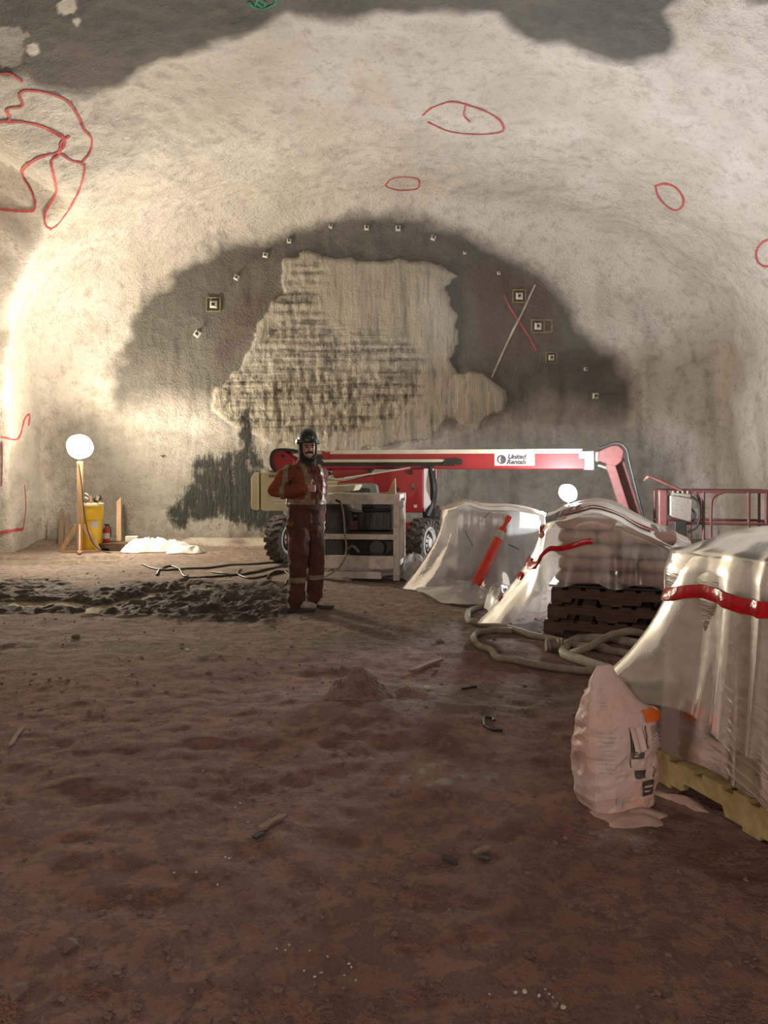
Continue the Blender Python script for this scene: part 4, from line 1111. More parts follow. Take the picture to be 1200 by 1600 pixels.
# ---------------------------------------------------------------- draped sheets
class Drape:
    """sheet hung over a box-like load; surf(theta, v): v 0 = crown centre, 1 = top edge, 1..2 = side down to its hem"""
    def __init__(s, c, rz, hx, hy, ztop, zbot, top=None, flare=None, fold=0.03, foldn=5.0, seed=0.0, power=4.5, bulge=0.0):
        s.c, s.rz, s.hx, s.hy, s.ztop, s.zbot, s.top, s.flare, s.fold, s.foldn, s.seed, s.power, s.bulge = c, rz, hx, hy, ztop, zbot, top, flare, fold, foldn, seed, power, bulge
    def surf(s, th, v, off=0.0):
        th = np.asarray(th, float); v = np.asarray(v, float)
        th, v = np.broadcast_arrays(th, v)
        c, sn = np.cos(th), np.sin(th)
        R = (np.abs(c / s.hx) ** s.power + np.abs(sn / s.hy) ** s.power) ** (-1 / s.power)
        tt = np.clip(v, 0, 1); dn = np.clip(v - 1, 0, 1)
        zb = s.zbot(th) if callable(s.zbot) else s.zbot
        fl = s.flare(th) if callable(s.flare) else (s.flare or 0.0)
        rr = R * (tt * 0.96 + 0.04 * sstep(0, 0.12, dn)) + fl * dn ** 1.7
        fn = 1 - np.abs(2 * vnoise(c * s.foldn + s.seed, sn * s.foldn + 3.3, dn * 0.5 + 1) - 1)
        f2 = vnoise(c * s.foldn * 2.3 + s.seed, sn * s.foldn * 2.3, dn * 0.8) - 0.5
        rr = rr + (s.fold * (fn - 0.45) * 1.6 + s.fold * f2) * (0.15 + dn) * sstep(0.5, 1.0, v)
        rr = rr + s.bulge * np.sin(dn * PI) + off
        lx, ly = rr * c, rr * sn
        zt = s.ztop + (s.top(lx, ly) if s.top else 0.0) + 0.03 * (fbm(lx * 4 + s.seed, ly * 4, 2, 3) - 0.5)
        edge = 0.05 * sstep(0.75, 1.0, tt)
        z = (zt - edge) * (1 - dn) + zb * dn + off * (1 - dn) * (v < 1.02)
        z = z + 0.02 * (fbm(lx * 6, ly * 6, s.seed + z * 3, 2) - 0.5) * (dn < 0.97)
        ca, sa = math.cos(s.rz), math.sin(s.rz)
        X = s.c[0] + lx * ca - ly * sa; Y = s.c[1] + lx * sa + ly * ca
        gz = hgt(X, Y) + 0.008
        return np.stack([X, Y, np.maximum(z, gz + 0.004 * fn)], -1)
    def mesh(s, name, n=220, nv=(14, 46), m='poly_milky', parent=None, loc=(0, 0, 0), v1=2.0):
        vs_ = np.concatenate([np.linspace(0.02, 1, nv[0])[:-1], np.linspace(1, v1, nv[1])])
        th = np.linspace(0, 2 * PI, n, endpoint=False)
        A = s.surf(th[None, :], vs_[:, None])
        A = A - np.array(loc)
        me = np_mesh(name, A, grid_faces(len(vs_), n, True))
        return link_mesh(name, me, m, parent)
    def strip(s, name, th0, th1, va, vb, m, parent, loc, n=80, off=0.012, wob=0.0, slope=0.0):
        th = np.linspace(th0, th1, n); A = []
        for k in range(5):
            q = k / 4
            vv = va + (vb - va) * q + slope * (th - th0) + wob * (vnoise(th * 2.5, 1.0 + 0 * th) - 0.5)
            A.append(s.surf(th, vv, off + 0.006 * math.sin(q * PI)))
        A = np.array(A) - np.array(loc)
        return link_mesh(name, np_mesh(name, A, grid_faces(5, n)), m, parent)

# ---- middle pallet load
MC, MR = (2.13, 7.03), math.radians(-18)
mz = hz(*MC)
for k in range(3):
    pallet((MC[0] + 0.02 * (k - 1), MC[1] - 0.015 * k, mz + 0.0 + k * 0.142), MR + 0.02 * (k - 1), True, ['dark pallet at the bottom of the three under the middle load', 'dark pallet, middle one of three under the middle load', 'dark pallet, top one of three, with bags on it'][k], 'dark pallets under the middle load', L=1.15, D=1.0)
z0 = mz + 0.43
mb = MB(); mb.box((0, 0, 0.01), (1.12, 0.98, 0.018)); sl = mb.build('slip_sheet', 'black_rubber'); sl.location = (MC[0], MC[1], z0 - 0.002); sl.rotation_euler = (0, 0, MR)
tag(sl, 'black slip sheet lying between the top dark pallet and its bags', 'sheet')
stack(MC[0], MC[1], MR, z0 + 0.02, 5, 'pinkish cement bag on the middle pallets under milky plastic', 'bags on the middle pallet', skip=lambda k, a, b: k == 4 and a > 0.2, seed=3)
def mid_zbot(th):
    # hem: high over the front (-y) so pallets show, down to the floor at the left (-x) end
    f = sstep(1.17 * PI, 1.25 * PI, th) * sstep(1.93 * PI, 1.80 * PI, th)
    z = 0.04 + 0.42 * f
    return z + 0.03 * np.sin(th * 9)
def mid_flare(th):
    return 0.10 + 0.52 * np.exp(-((th - 1.06 * PI) / 0.36) ** 2) + 0.30 * np.exp(-((np.minimum(th, 2 * PI - th)) / 0.35) ** 2) - 0.10 * sstep(1.17 * PI, 1.25 * PI, th) * sstep(1.93 * PI, 1.80 * PI, th)
dm = Drape(MC, MR, 0.64, 0.57, 1.08 + mz, mid_zbot, top=lambda a, b: -0.20 * sstep(-0.05, 0.62, a) + 0.09 * np.exp(-((a + 0.18) / 0.25) ** 2) - 0.05 * (b < -0.3), flare=mid_flare, fold=0.035, foldn=4.5, seed=2.0, power=5)
t = thing('plastic_sheet', 'milky plastic sheet over the middle stack of bags, bound with red tape', 'plastic sheet', (MC[0], MC[1], mz))
dm.mesh('sheet', m='poly_milky', parent=t, loc=t.location, v1=1.98)
dm.strip('red_tape', 0.90 * PI, 1.40 * PI, 1.34, 1.42, 'tape_red', t, t.location, wob=0.08)
dm.strip('red_tape', 1.04 * PI, 1.12 * PI, 1.50, 1.56, 'tape_red', t, t.location, n=24)
dm.strip('red_tape', 1.02 * PI, 1.09 * PI, 1.72, 1.77, 'tape_red', t, t.location, n=24)
dm.strip('red_tape', 1.20 * PI, 1.70 * PI, 0.70, 0.78, 'tape_red', t, t.location, n=60, wob=0.1)
dm.strip('red_tape', 1.08 * PI, 1.20 * PI, 1.05, 1.12, 'tape_red', t, t.location, n=40, slope=0.1)

# ---- back load under milky sheet
BC, BR = (1.40, 9.88), math.radians(-6)
bz_ = hz(*BC)
pallet((BC[0], BC[1], bz_), BR, True, 'pallet hidden under the back sheet beside the boom lift wheel', None, L=1.2, D=0.8)
mb = MB(); mb.box((0, 0, 0.30), (1.05, 0.70, 0.60)); ob = mb.build('crate', 'blue_wrap', bevel=0.03, seg=2); ob.location = (BC[0] + 0.08, BC[1], bz_ + 0.145); ob.rotation_euler = (0, 0, BR)
tag(ob, 'bluish grey crate showing faintly through the back plastic sheet', 'crate')
mb = MB(); mb.box((0, 0, 0.13), (0.62, 0.55, 0.26)); ob = mb.build('crate', 'tool_grey', bevel=0.03, seg=2); ob.location = (BC[0] + 0.02, BC[1], bz_ + 0.75); ob.rotation_euler = (0, 0, BR)
tag(ob, 'smaller grey crate on top, hidden under the back plastic sheet', 'crate')
def back_flare(th):
    return 0.12 + 0.42 * np.exp(-((th - 1.18 * PI) / 0.42) ** 2) + 0.30 * np.exp(-((th - 1.5 * PI) / 0.5) ** 2)
db = Drape(BC, BR, 0.68, 0.47, 1.02 + bz_, 0.0, top=lambda a, b: 0.05 * np.exp(-((a + 0.36) / 0.16) ** 2) - 0.05 * sstep(0.1, 0.6, a), flare=back_flare, fold=0.05, foldn=4.0, seed=11.0, power=3.4, bulge=-0.03)
t = thing('plastic_sheet', 'crumpled white plastic sheet draped over crates, orange post leaning on it', 'plastic sheet', (BC[0], BC[1], bz_))
db.mesh('sheet', m='poly_white', parent=t, loc=t.location)
for (a0, a1, v0, sl_) in ((1.30 * PI, 1.36 * PI, 1.30, 0.9), (1.42 * PI, 1.46 * PI, 1.1, -0.6), (1.60 * PI, 1.66 * PI, 1.42, 0.3)):
    db.strip('black_cord', a0, a1, v0, v0 + 0.012, 'black_rubber', t, t.location, n=16, off=0.01, slope=sl_)
# trailing skirt on the ground in front
def skirt(name, pts, m, label, h=0.05, seed=1.0, n=40):
    """crumpled sheet lying on the ground inside polygon pts (world xy)"""
    pts = np.array(pts); c = pts.mean(0)
    sp = spline([(p[0], p[1], 0) for p in list(pts) + [pts[0]]], 10)[:-1]
    B = np.array([(p.x, p.y) for p in sp])
    rows_ = []
    for k, r_ in enumerate(np.linspace(0.04, 1, 16)):
        q = c + (B - c) * r_
        w = (1 - r_ ** 3)
        rdg = 1 - np.abs(2 * fbm(q[:, 0] * 3.2 + seed, q[:, 1] * 3.2, seed, 3) - 1)
        z = hgt(q[:, 0], q[:, 1]) + 0.012 + h * (rdg ** 2) * (0.25 + w) * 1.3
        rows_.append(np.stack([q[:, 0], q[:, 1], z], -1))
    A = np.array(rows_)
    o = link_mesh(name, np_mesh(name, A, grid_faces(16, len(B), True)), m)
    if label: tag(o, label, 'plastic sheet')
    return o
g = lambda px, py: (G(px, py).x, G(px, py).y)
skirt('plastic_sheet', [g(648, 924), g(690, 908), g(760, 905), g(830, 915), g(815, 938), g(760, 948), g(700, 946), g(668, 935)], 'poly_white', 'loose tail of plastic sheet trailing on the floor below the orange post', 0.09, 3.0)
skirt('plastic_sheet', [g(622, 896), g(632, 882), g(655, 884), g(672, 898), g(690, 907), g(650, 910), g(628, 906)], 'poly_white', 'crumpled scrap of white plastic on the floor beside the pump skid', 0.17, 5.0)
skirt('plastic_sheet', [g(756, 960), g(764, 940), g(782, 938), g(800, 956), g(806, 974), g(778, 976)], 'poly_milky', 'small bunched end of milky plastic beside the hose bend', 0.20, 8.0)

# orange delineator post leaning on the back sheet
pa, pb = P(743, 914, 8.98), P(796, 806, 9.30)
d = (pb - pa); Lp = d.length
t = thing('delineator_post', 'orange delineator post with silver bands leaning on the back sheet', 'traffic post', pa)
q = Vector((0, 0, 1)).rotation_difference(d.normalized()); t.rotation_mode = 'QUATERNION'; t.rotation_quaternion = q
mb = MB(); mb.lathe([(0.005, 0.0), (0.045, 0.0), (0.062, 0.03), (0.060, 0.25), (0.050, Lp * 0.8), (0.044, Lp * 0.82), (0.024, Lp * 0.83), (0.022, Lp * 0.9), (0.034, Lp * 0.93), (0.034, Lp * 0.99), (0.01, Lp)], 20); mb.build('post', 'caution_orange', t, True)
for (a, b) in ((0.40, 0.50), (0.66, 0.76)):
    mb = MB(); mb.lathe([(0.061 - 0.012 * a, Lp * a), (0.0615 - 0.012 * b, Lp * b)], 20, cap=False); mb.build('reflective_band', 'reflect_silver', t, 'all')

# ---- near load at the frame edge
NR_ = math.radians(18.4)
corner = Vector((1.262, 3.56)); ex = Vector((math.cos(NR_), math.sin(NR_))); ey = Vector((-math.sin(NR_), math.cos(NR_)))
NC = corner + ex * 0.5 - ey * 0.6
nz = hz(NC.x, NC.y)
nz = max(nz, hz(1.3, 3.4), hz(1.45, 2.95))
pt = pallet((NC.x, NC.y, nz), NR_ - PI / 2, False, 'yellow wooden pallet under the near stretch wrapped load', None, L=1.2, D=1.0)
pt2 = pallet((NC.x + 0.012, NC.y, nz + 0.148), NR_ - PI / 2, False, 'upper yellow pallet inside the stretch film of the near load', None, L=1.19, D=0.99)
stack(NC.x + 0.02, NC.y, NR_ - PI / 2, nz + 0.295, 7, 'paper cement bag inside the near stretch wrapped load', 'bags in the near load', seed=8, H=0.116, skip=lambda k, a, b: k == 6 and b > 0.1)
def near_zbot(th): return nz + 0.19 + 0.02 * np.sin(th * 5)
dn_ = Drape((NC.x, NC.y), NR_, 0.545, 0.615, 1.14, near_zbot, flare=0.015, fold=0.018, foldn=3.2, seed=21.0, power=7, bulge=0.0)
t = thing('stretch_wrap', 'shiny stretch film wound round the near pallet load', 'stretch film', (NC.x, NC.y, nz))
dn_.mesh('film', m='stretch_film', parent=t, loc=t.location)
# creases of the film (tight diagonal pulls)
cr = random.Random(4)
for k in range(9):
    v0 = 1.55 + 0.045 * k
    dn_.strip('film_crease', 1.02 * PI - 0.25, 1.02 * PI + 0.28, v0, v0 + 0.012 + 0.008 * cr.random(), 'stretch_film', t, t.location, n=40, off=0.010, slope=0.10 + 0.1 * cr.random(), wob=0.04)
# loose clear cover on top with red tape, flaring at the back-left corner
def cov_zbot(th):
    return nz + 0.42 + 0.05 * np.sin(th * 3.0 + 1.0) - 0.06 * np.exp(-((th - 0.76 * PI) / 0.22) ** 2)
def cov_flare(th):
    return 0.05 + 0.32 * np.exp(-((th - 0.765 * PI) / 0.17) ** 2)
dc = Drape((NC.x, NC.y), NR_, 0.545, 0.60, 1.215, cov_zbot, flare=cov_flare, fold=0.05, foldn=5.5, seed=31.0, power=4.5, top=lambda a, b: -0.05 * (a / 0.5) ** 2 - 0.06 * sstep(0.2, 0.6, b))
t = thing('plastic_sheet', 'clear plastic cover over the near load, bound with a red tape', 'plastic sheet', (NC.x, NC.y, nz))
dc.mesh('sheet', n=260, m='poly_thin', parent=t, loc=t.location)
dc.strip('red_tape', 0.55 * PI, 1.35 * PI, 1.19, 1.275, 'tape_red', t, t.location, n=160, wob=0.03, off=0.012)

# ================================================================ OPEN CEMENT BAG
ob0 = G(968, 1268)
bagc = (ob0.x, ob0.y + 0.06)
bz2 = hz(*bagc)
HB = 0.605
def bag_surf(th, v):
    """th 0..2pi, v 0..1 bottom to top"""
    th = np.asarray(th, float); v = np.asarray(v, float)
    th, v = np.broadcast_arrays(th, v)
    c, s = np.cos(th), np.sin(th)
    kv = [0, 0.03, 0.10, 0.3, 0.5, 0.62, 0.72, 0.82, 0.92, 1.0]
    hw = np.interp(v, kv, [0.138, 0.152, 0.164, 0.172, 0.172, 0.163, 0.133, 0.098, 0.062, 0.034])
    hd = np.interp(v, kv, [0.098, 0.106, 0.112, 0.115, 0.105, 0.090, 0.066, 0.042, 0.018, 0.007])
    cx_ = np.interp(v, kv, [0.0, 0.0, -0.002, -0.004, -0.002, 0.0, -0.018, -0.038, -0.05, -0.052])
    p = 3.2
    R = (np.abs(c) ** p + np.abs(s) ** p) ** (-1 / p)
    x = cx_ + hw * R * c; y = hd * R * s
    # crumples
    n = 1 - np.abs(2 * fbm(x * 9 + 4, v * 7 + y * 5, y * 7, 3) - 1)
    n2 = 1 - np.abs(2 * fbm(x * 5 + v * 4, v * 14, y * 4 + 2, 2) - 1)
    n3 = 1 - np.abs(2 * fbm(x * 14 + 9, v * 11 - x * 9, y * 12, 2) - 1)
    k = 1 + 0.20 * (n - 0.75) + 0.06 * (n2 - 0.75) + 0.09 * (n3 - 0.75)
    x = cx_ + (x - cx_) * k; y = y * k
    # torn right shoulder sticks out
    x = x + 0.055 * np.exp(-((v - 0.66) / 0.045) ** 2) * np.clip(c, 0, 1) ** 2
    z = v * HB
    return np.stack([x, y, z + 0 * x], -1)
t = thing('open_cement_bag', 'torn pink and white paper cement bag standing on the floor', 'bag', (bagc[0], bagc[1], bz2 - 0.004), 0.25)
th = np.linspace(0, 2 * PI, 52, endpoint=False); vv = np.linspace(0, 1, 38)
A = bag_surf(th[None, :], vv[:, None])
gf = grid_faces(38, 52, True); gf = np.concatenate([gf[:, [0, 1, 2]], gf[:, [0, 2, 3]]])
link_mesh('bag_body', np_mesh('bag_body', A, gf, False), 'paper_bag_open', t)
mb = MB(); mb.prism([(0.11 * math.cos(a), 0.08 * math.sin(a)) for a in np.linspace(0, 2 * PI, 20, endpoint=False)], 'Z', 0.0, 0.01); mb.build('bag_base', 'paper_bag_open', t)
def patch(name, th0, th1, v0, v1, m, off=0.006, n=12, k=10):
    a = np.linspace(th0, th1, n); b = np.linspace(v0, v1, k)
    e = 0.01
    A = bag_surf(a[None, :], b[:, None])
    nrm = np.cross(bag_surf(a[None, :] + e, b[:, None]) - A, bag_surf(a[None, :], b[:, None] + e) - A)
    nrm /= np.linalg.norm(nrm, axis=-1, keepdims=True) + 1e-9
    B = A + nrm * off
    return link_mesh(name, np_mesh(name, B, grid_faces(k, n)), m, t)
F_ = 1.5 * PI   # front (towards viewer)
patch('print_block', F_ + 0.30, F_ + 0.62, 0.13, 0.235, 'black_print')
patch('print_block', F_ + 0.14, F_ + 0.40, 0.255, 0.315, 'black_print')
patch('print_block', F_ + 0.08, F_ + 0.36, 0.39, 0.54, 'black_print')
patch('print_line', F_ + 0.34, F_ + 0.58, 0.19, 0.205, 'paper_bag_open', 0.0078)
patch('print_line', F_ + 0.34, F_ + 0.50, 0.16, 0.17, 'paper_bag_open', 0.0078)
for q in range(6):
    patch('print_line', F_ + 0.12 + 0.02 * (q % 2), F_ + 0.22 + 0.03 * (q % 3), 0.405 + 0.02 * q, 0.413 + 0.02 * q, 'paper_bag_open', 0.0078, 5, 3)
patch('print_border', F_ + 0.03, F_ + 0.055, 0.33, 0.60, 'black_print', n=3)
patch('print_border', F_ + 0.46, F_ + 0.485, 0.45, 0.60, 'black_print', n=3)
patch('print_border', F_ + 0.60, F_ + 0.62, 0.25, 0.32, 'black_print', n=3)
for q in range(8):
    patch('small_print', F_ - 0.62, F_ - 0.46 + 0.02 * (q % 3), 0.72 + 0.018 * q, 0.727 + 0.018 * q, 'grey_print', n=6, k=3)
for q in range(9):
    patch('small_print', F_ + 0.62, F_ + 0.95 - 0.03 * (q % 3), 0.44 + 0.018 * q, 0.446 + 0.018 * q, 'grey_print', n=8, k=3)
for q in range(10):
    patch('small_print', F_ - 0.72, F_ - 0.40 + 0.03 * (q % 3), 0.30 + 0.03 * q, 0.307 + 0.03 * q, 'grey_print', n=8, k=3)
patch('blue_mark', F_ - 0.36, F_ - 0.22, 0.08, 0.14, 'grey_print')
patch('orange_corner', F_ + 0.50, 2 * PI - 0.30, 0.615, 0.695, 'orange_print', 0.007)
# torn flap
A = []
for i in range(7):
    row = []
    for j in range(9):
        q = bag_surf(np.array(F_ + 0.02 + 0.07 * j), np.array(0.60 - 0.022 * i))
        lift_ = 0.012 + 0.03 * (i / 6) + 0.01 * math.sin(j * 1.7)
        row.append((q[0], q[1] - lift_, q[2] + 0.006 * math.sin(j * 2.1) - 0.01 * (j % 2) * (i == 6)))
    A.append(row)
link_mesh('torn_flap', np_mesh('torn_flap', np.array(A)[:, :5], grid_faces(7, 5)), 'paper_bag_open', t)
# spilled powder
def pile(name, c, rx, ry, h, m, label, cat, seed=0.0, sharp=1.0, rot=0.0):
    n, k = 48, 14
    rows_ = []
    for r_ in np.linspace(0.02, 1, k):
        row = []
        for a in np.linspace(0, 2 * PI, n, endpoint=False):
            e = 1 + 0.75 * (float(fbm(np.array(math.cos(a) * 2.2 + seed), np.array(math.sin(a) * 2.2), 1, 4)) - 0.5)
            lx_, ly_ = rx * r_ * e * math.cos(a), ry * r_ * e * math.sin(a)
            X = c[0] + lx_ * math.cos(rot) - ly_ * math.sin(rot); Y = c[1] + lx_ * math.sin(rot) + ly_ * math.cos(rot)
            row.append((X, Y, (1 - r_ ** 2) ** sharp))
        rows_.append(row)
    A = np.array(rows_)
    nn = 0.55 + 0.9 * (1 - np.abs(2 * fbm(A[..., 0] * 6 + seed, A[..., 1] * 6, 3, 4) - 1)) - 0.35
    A[..., 2] = hgt(A[..., 0], A[..., 1]) - 0.004 + h * A[..., 2] * nn
    o = link_mesh(name, np_mesh(name, A, grid_faces(k, n, True)), m)
    tag(o, label, cat)
    return o
sp0 = G(1000, 1288)
pile('powder_spill', (sp0.x - 0.03, sp0.y + 0.06), 0.17, 0.11, 0.035, 'cement_powder', 'pink cement powder spilled at the foot of the torn bag', 'powder', 2.0)
sp1 = G(1075, 1262)
pile('powder_spill', (sp1.x - 0.01, sp1.y + 0.05), 0.05, 0.16, 0.02, 'cement_powder', 'thin trail of pink powder spilled beside the yellow pallet', 'powder', 6.0, rot=0.5)

# ================================================================ WORKER
YAW = math.radians(45)
wp = G(478, 953)
wz0 = hz(wp.x, wp.y)
man = thing('person', 'worker in orange reflective coverall and black helmet, one fist at the chest', 'person', (wp.x, wp.y, wz0), YAW)

def ell_loft(mb, secs, n=28):
    rings = []
    for (cx_, cy_, z, rx, ry) in secs:
        rings.append([(cx_ + rx * math.copysign(abs(math.cos(2 * PI * k / n)) ** 0.85, math.cos(2 * PI * k / n)), cy_ + ry * math.copysign(abs(math.sin(2 * PI * k / n)) ** 0.85, math.sin(2 * PI * k / n)), z) for k in range(n)])
    mb.loft(rings)
def limb(mb, pts, rs, n=5):
    c = spline(pts, n)
    t_ = np.linspace(0, len(pts) - 1, len(c)); rr = np.interp(t_, range(len(pts)), rs)
    mb.tube(c, list(rr), 16)
    mb.ball(c[0], rr[0] * 0.98, 14, 8); mb.ball(c[-1], rr[-1] * 0.98, 14, 8)

def remesh(mb, name, voxel, smooth_it=6, factor=0.5):
    me = mb.mesh(name + '_raw')
    tmp = bpy.data.objects.new(name + '_tmp', me); C.objects.link(tmp)
    md = tmp.modifiers.new('r', 'REMESH'); md.mode = 'VOXEL'; md.voxel_size = voxel; md.use_smooth_shade = True
    sm = tmp.modifiers.new('s', 'SMOOTH'); sm.iterations = smooth_it; sm.factor = factor
    dg = bpy.context.evaluated_depsgraph_get()
    out = bpy.data.meshes.new_from_object(tmp.evaluated_get(dg))
    bpy.data.objects.remove(tmp); bpy.data.meshes.remove(me)
    out.name = name
    return out

mb = MB()
# torso (bulky jacket over coverall)
ell_loft(mb, [(0, 0.01, 0.80, 0.150, 0.120), (0, 0.01, 0.90, 0.190, 0.148), (0, 0.01, 1.00, 0.192, 0.150), (0, 0.0, 1.06, 0.196, 0.152), (0, 0.0, 1.10, 0.205, 0.162), (0, -0.01, 1.20, 0.205, 0.165),
              (0, -0.01, 1.32, 0.208, 0.160), (0, 0.0, 1.42, 0.205, 0.140), (0, 0.01, 1.48, 0.165, 0.115), (0, 0.01, 1.53, 0.090, 0.085), (0, 0.0, 1.58, 0.065, 0.068)])
# legs
limb(mb, [(-0.098, 0.01, 0.88), (-0.108, -0.01, 0.66), (-0.112, -0.015, 0.48), (-0.115, 0.0, 0.28), (-0.12, 0.01, 0.09)], [0.120, 0.108, 0.094, 0.086, 0.090])
limb(mb, [(0.098, 0.01, 0.88), (0.112, 0.0, 0.66), (0.118, -0.01, 0.48), (0.122, 0.0, 0.28), (0.125, 0.01, 0.10)], [0.120, 0.104, 0.090, 0.080, 0.082])
# arms: his right one folded across the chest, the other hanging at the far side
limb(mb, [(-0.195, 0.01, 1.42), (-0.29, 0.04, 1.33), (-0.365, 0.05, 1.235)], [0.082, 0.078, 0.070])
limb(mb, [(-0.365, 0.05, 1.235), (-0.31, -0.08, 1.225), (-0.215, -0.165, 1.245), (-0.165, -0.195, 1.25)], [0.070, 0.066, 0.056, 0.048])
limb(mb, [(0.195, 0.01, 1.42), (0.245, 0.05, 1.28), (0.255, 0.08, 1.14)], [0.082, 0.074, 0.066])
limb(mb, [(0.255, 0.08, 1.14), (0.245, 0.06, 1.00), (0.225, 0.02, 0.90)], [0.066, 0.058, 0.050])
# head
hq = Matrix.Rotation(math.radians(-27), 3, 'Z')
def H(x_, y_, z_): return tuple(hq @ Vector((x_, y_, 0)) + Vector((0.0, -0.03, z_)))
mb2 = MB(); ell_loft(mb2, [(0, 0.01, 1.545, 0.030, 0.040), (0, -0.010, 1.565, 0.052, 0.066), (0, -0.006, 1.60, 0.068, 0.088), (0, 0.0, 1.65, 0.076, 0.098), (0, 0.004, 1.70, 0.079, 0.102), (0, 0.006, 1.74, 0.076, 0.098), (0, 0.01, 1.78, 0.055, 0.07), (0, 0.01, 1.80, 0.02, 0.03)])
mb2.v = [H(*v) for v in mb2.v]; mb.add(mb2.v, mb2.f)
mb.ball(H(0, -0.108, 1.645), (0.014, 0.018, 0.013)); mb.tube([H(0, -0.096, 1.69), H(0, -0.112, 1.65)], [0.009, 0.013], 8)
mb.ball(H(0, -0.088, 1.575), (0.026, 0.020, 0.018)); mb.ball(H(-0.036, -0.085, 1.635), (0.022, 0.016, 0.018)); mb.ball(H(0.036, -0.085, 1.635), (0.022, 0.016, 0.018)); mb.tube([H(-0.05, -0.088, 1.705), H(0, -0.100, 1.708), H(0.05, -0.088, 1.705)], 0.010, 8)
# right hand: thumb-up fist
hc = Vector((-0.125, -0.215, 1.262))
mb.ball(hc, (0.040, 0.030, 0.044), rot=(0, 0, 0.5))
for k in range(4):
    zz = 1.290 - 0.021 * k; ln = (0.030, 0.034, 0.031, 0.024)[k]
    b0 = Vector((-0.125, -0.243, zz))
    mb.tube(spline([b0 + Vector((-0.012, 0.004, 0)), b0 + Vector((0.020 + ln * 0.3, -0.014, 0)), b0 + Vector((0.028 + ln * 0.5, 0.014, -0.002)), b0 + Vector((0.008, 0.030, -0.003))], 4), [0.0105] * 13, 8)
mb.tube(spline([(-0.135, -0.215, 1.292), (-0.128, -0.235, 1.318), (-0.118, -0.240, 1.340), (-0.112, -0.240, 1.355)], 4), [0.014] * 5 + [0.012] * 5 + [0.010] * 3, 8)
# left hand, relaxed beside the thigh
mb.ball((0.222, 0.008, 0.855), (0.022, 0.040, 0.048))
for k in range(4):
    yy = -0.022 + 0.020 * k; ln = (0.068, 0.078, 0.072, 0.056)[k]
    mb.tube(spline([(0.222, yy, 0.835), (0.220, yy - 0.004, 0.835 - ln * 0.55), (0.206, yy - 0.008, 0.835 - ln)], 4), 0.0095, 8)
mb.tube(spline([(0.218, -0.022, 0.872), (0.208, -0.050, 0.845), (0.204, -0.058, 0.818)], 4), 0.011, 8)
bm_ = remesh(mb, 'body', 0.0085, 4, 0.5)
body = link_mesh('body', bm_, ['orange_cloth', 'shaded_rust_cloth', 'skin'], man)
nv_ = len(bm_.vertices)
co = np.empty(nv_ * 3, np.float32); bm_.vertices.foreach_get('co', co); co = co.reshape(-1, 3)
nm = np.empty(nv_ * 3, np.float32); bm_.vertices.foreach_get('normal', nm); nm = nm.reshape(-1, 3)
# cloth wrinkles (skip skin)
def is_skin(p):
    return (p[:, 2] > 1.545) | ((np.linalg.norm((p - np.array([-0.112, -0.225, 1.275])) / np.array([0.062, 0.055, 0.10]), axis=1) < 1)) | ((p[:, 2] < 0.90) & (p[:, 0] > 0.19) & (p[:, 2] > 0.72) & (np.abs(p[:, 1]) < 0.09) & (p[:, 0] + 0.2 * (0.9 - p[:, 2]) > 0.195))
sk_ = is_skin(co)
wr = 1 - np.abs(2 * fbm(co[:, 0] * 9, co[:, 1] * 9 + 3, co[:, 2] * 6, 3) - 1)
w2 = 1 - np.abs(2 * fbm(co[:, 0] * 5 + co[:, 2] * 6, co[:, 1] * 5, co[:, 2] * 12, 2) - 1)
amp = np.where(sk_, 0, 1)
co2 = co + nm * ((wr - 0.75) * 0.030 + (w2 - 0.75) * 0.022)[:, None] * amp[:, None]
bm_.vertices.foreach_set('co', co2.ravel()); bm_.update()
np_ = len(bm_.polygons)
ctr = np.empty(np_ * 3, np.float32); bm_.polygons.foreach_get('center', ctr); ctr = ctr.reshape(-1, 3)
mi = np.where(is_skin(ctr), 2, np.where((ctr[:, 2] > 1.06), 0, 1))
arm = (np.abs(ctr[:, 0]) > 0.205) & (ctr[:, 2] > 0.88)
mi = np.where(arm & (mi == 1), 0, mi)
bm_.polygons.foreach_set('material_index', mi.astype(np.int32)); bm_.polygons.foreach_set('use_smooth', [True] * np_)
bm_.update()

def shell(name, test, m, off=0.006, label=None):
    """strip of cloth lying over the body: faces picked by test(center), pushed out"""
    bm = bmesh.new(); bm.from_mesh(bm_)
    bm.faces.ensure_lookup_table()
    kill = [f for f in bm.faces if not test(f.calc_center_median())]
    bmesh.ops.delete(bm, geom=kill, context='FACES')
    bm.normal_update()
    for v in bm.verts: v.co += v.normal * off
    for f in bm.faces: f.material_index = 0; f.smooth = True
    me = bpy.data.meshes.new(name); bm.to_mesh(me); bm.free()
    if len(me.polygons) == 0: return None
    o = link_mesh(name, me, m, man)
    if label: o['label'] = label
    return o
inl = lambda c: abs(c.x) < 0.215
shell('waist_band', lambda c: 1.085 < c.z < 1.145 and abs(c.x) < 0.225 and c.y > -0.19, 'reflective_cloth', 0.007, 'dull reflective waist band')
shell('leg_band', lambda c: 0.29 < c.z < 0.345 and c.x < 0, 'reflective_cloth')
shell('leg_band', lambda c: 0.30 < c.z < 0.355 and c.x > 0, 'reflective_cloth')
shell('shoulder_band', lambda c: 1.14 < c.z < 1.50 and abs(c.x + 0.105) < 0.028 and abs(c.y) < 0.18, 'reflective_cloth')
shell('shoulder_band', lambda c: 1.14 < c.z < 1.50 and abs(c.x - 0.105) < 0.028 and abs(c.y) < 0.18, 'reflective_cloth')
shell('sleeve_band', lambda c: abs((c - Vector((-0.315, -0.045, 1.23))).dot(Vector((0.55, -0.80, 0.0)))) < 0.024 and c.x < -0.22, 'reflective_cloth')
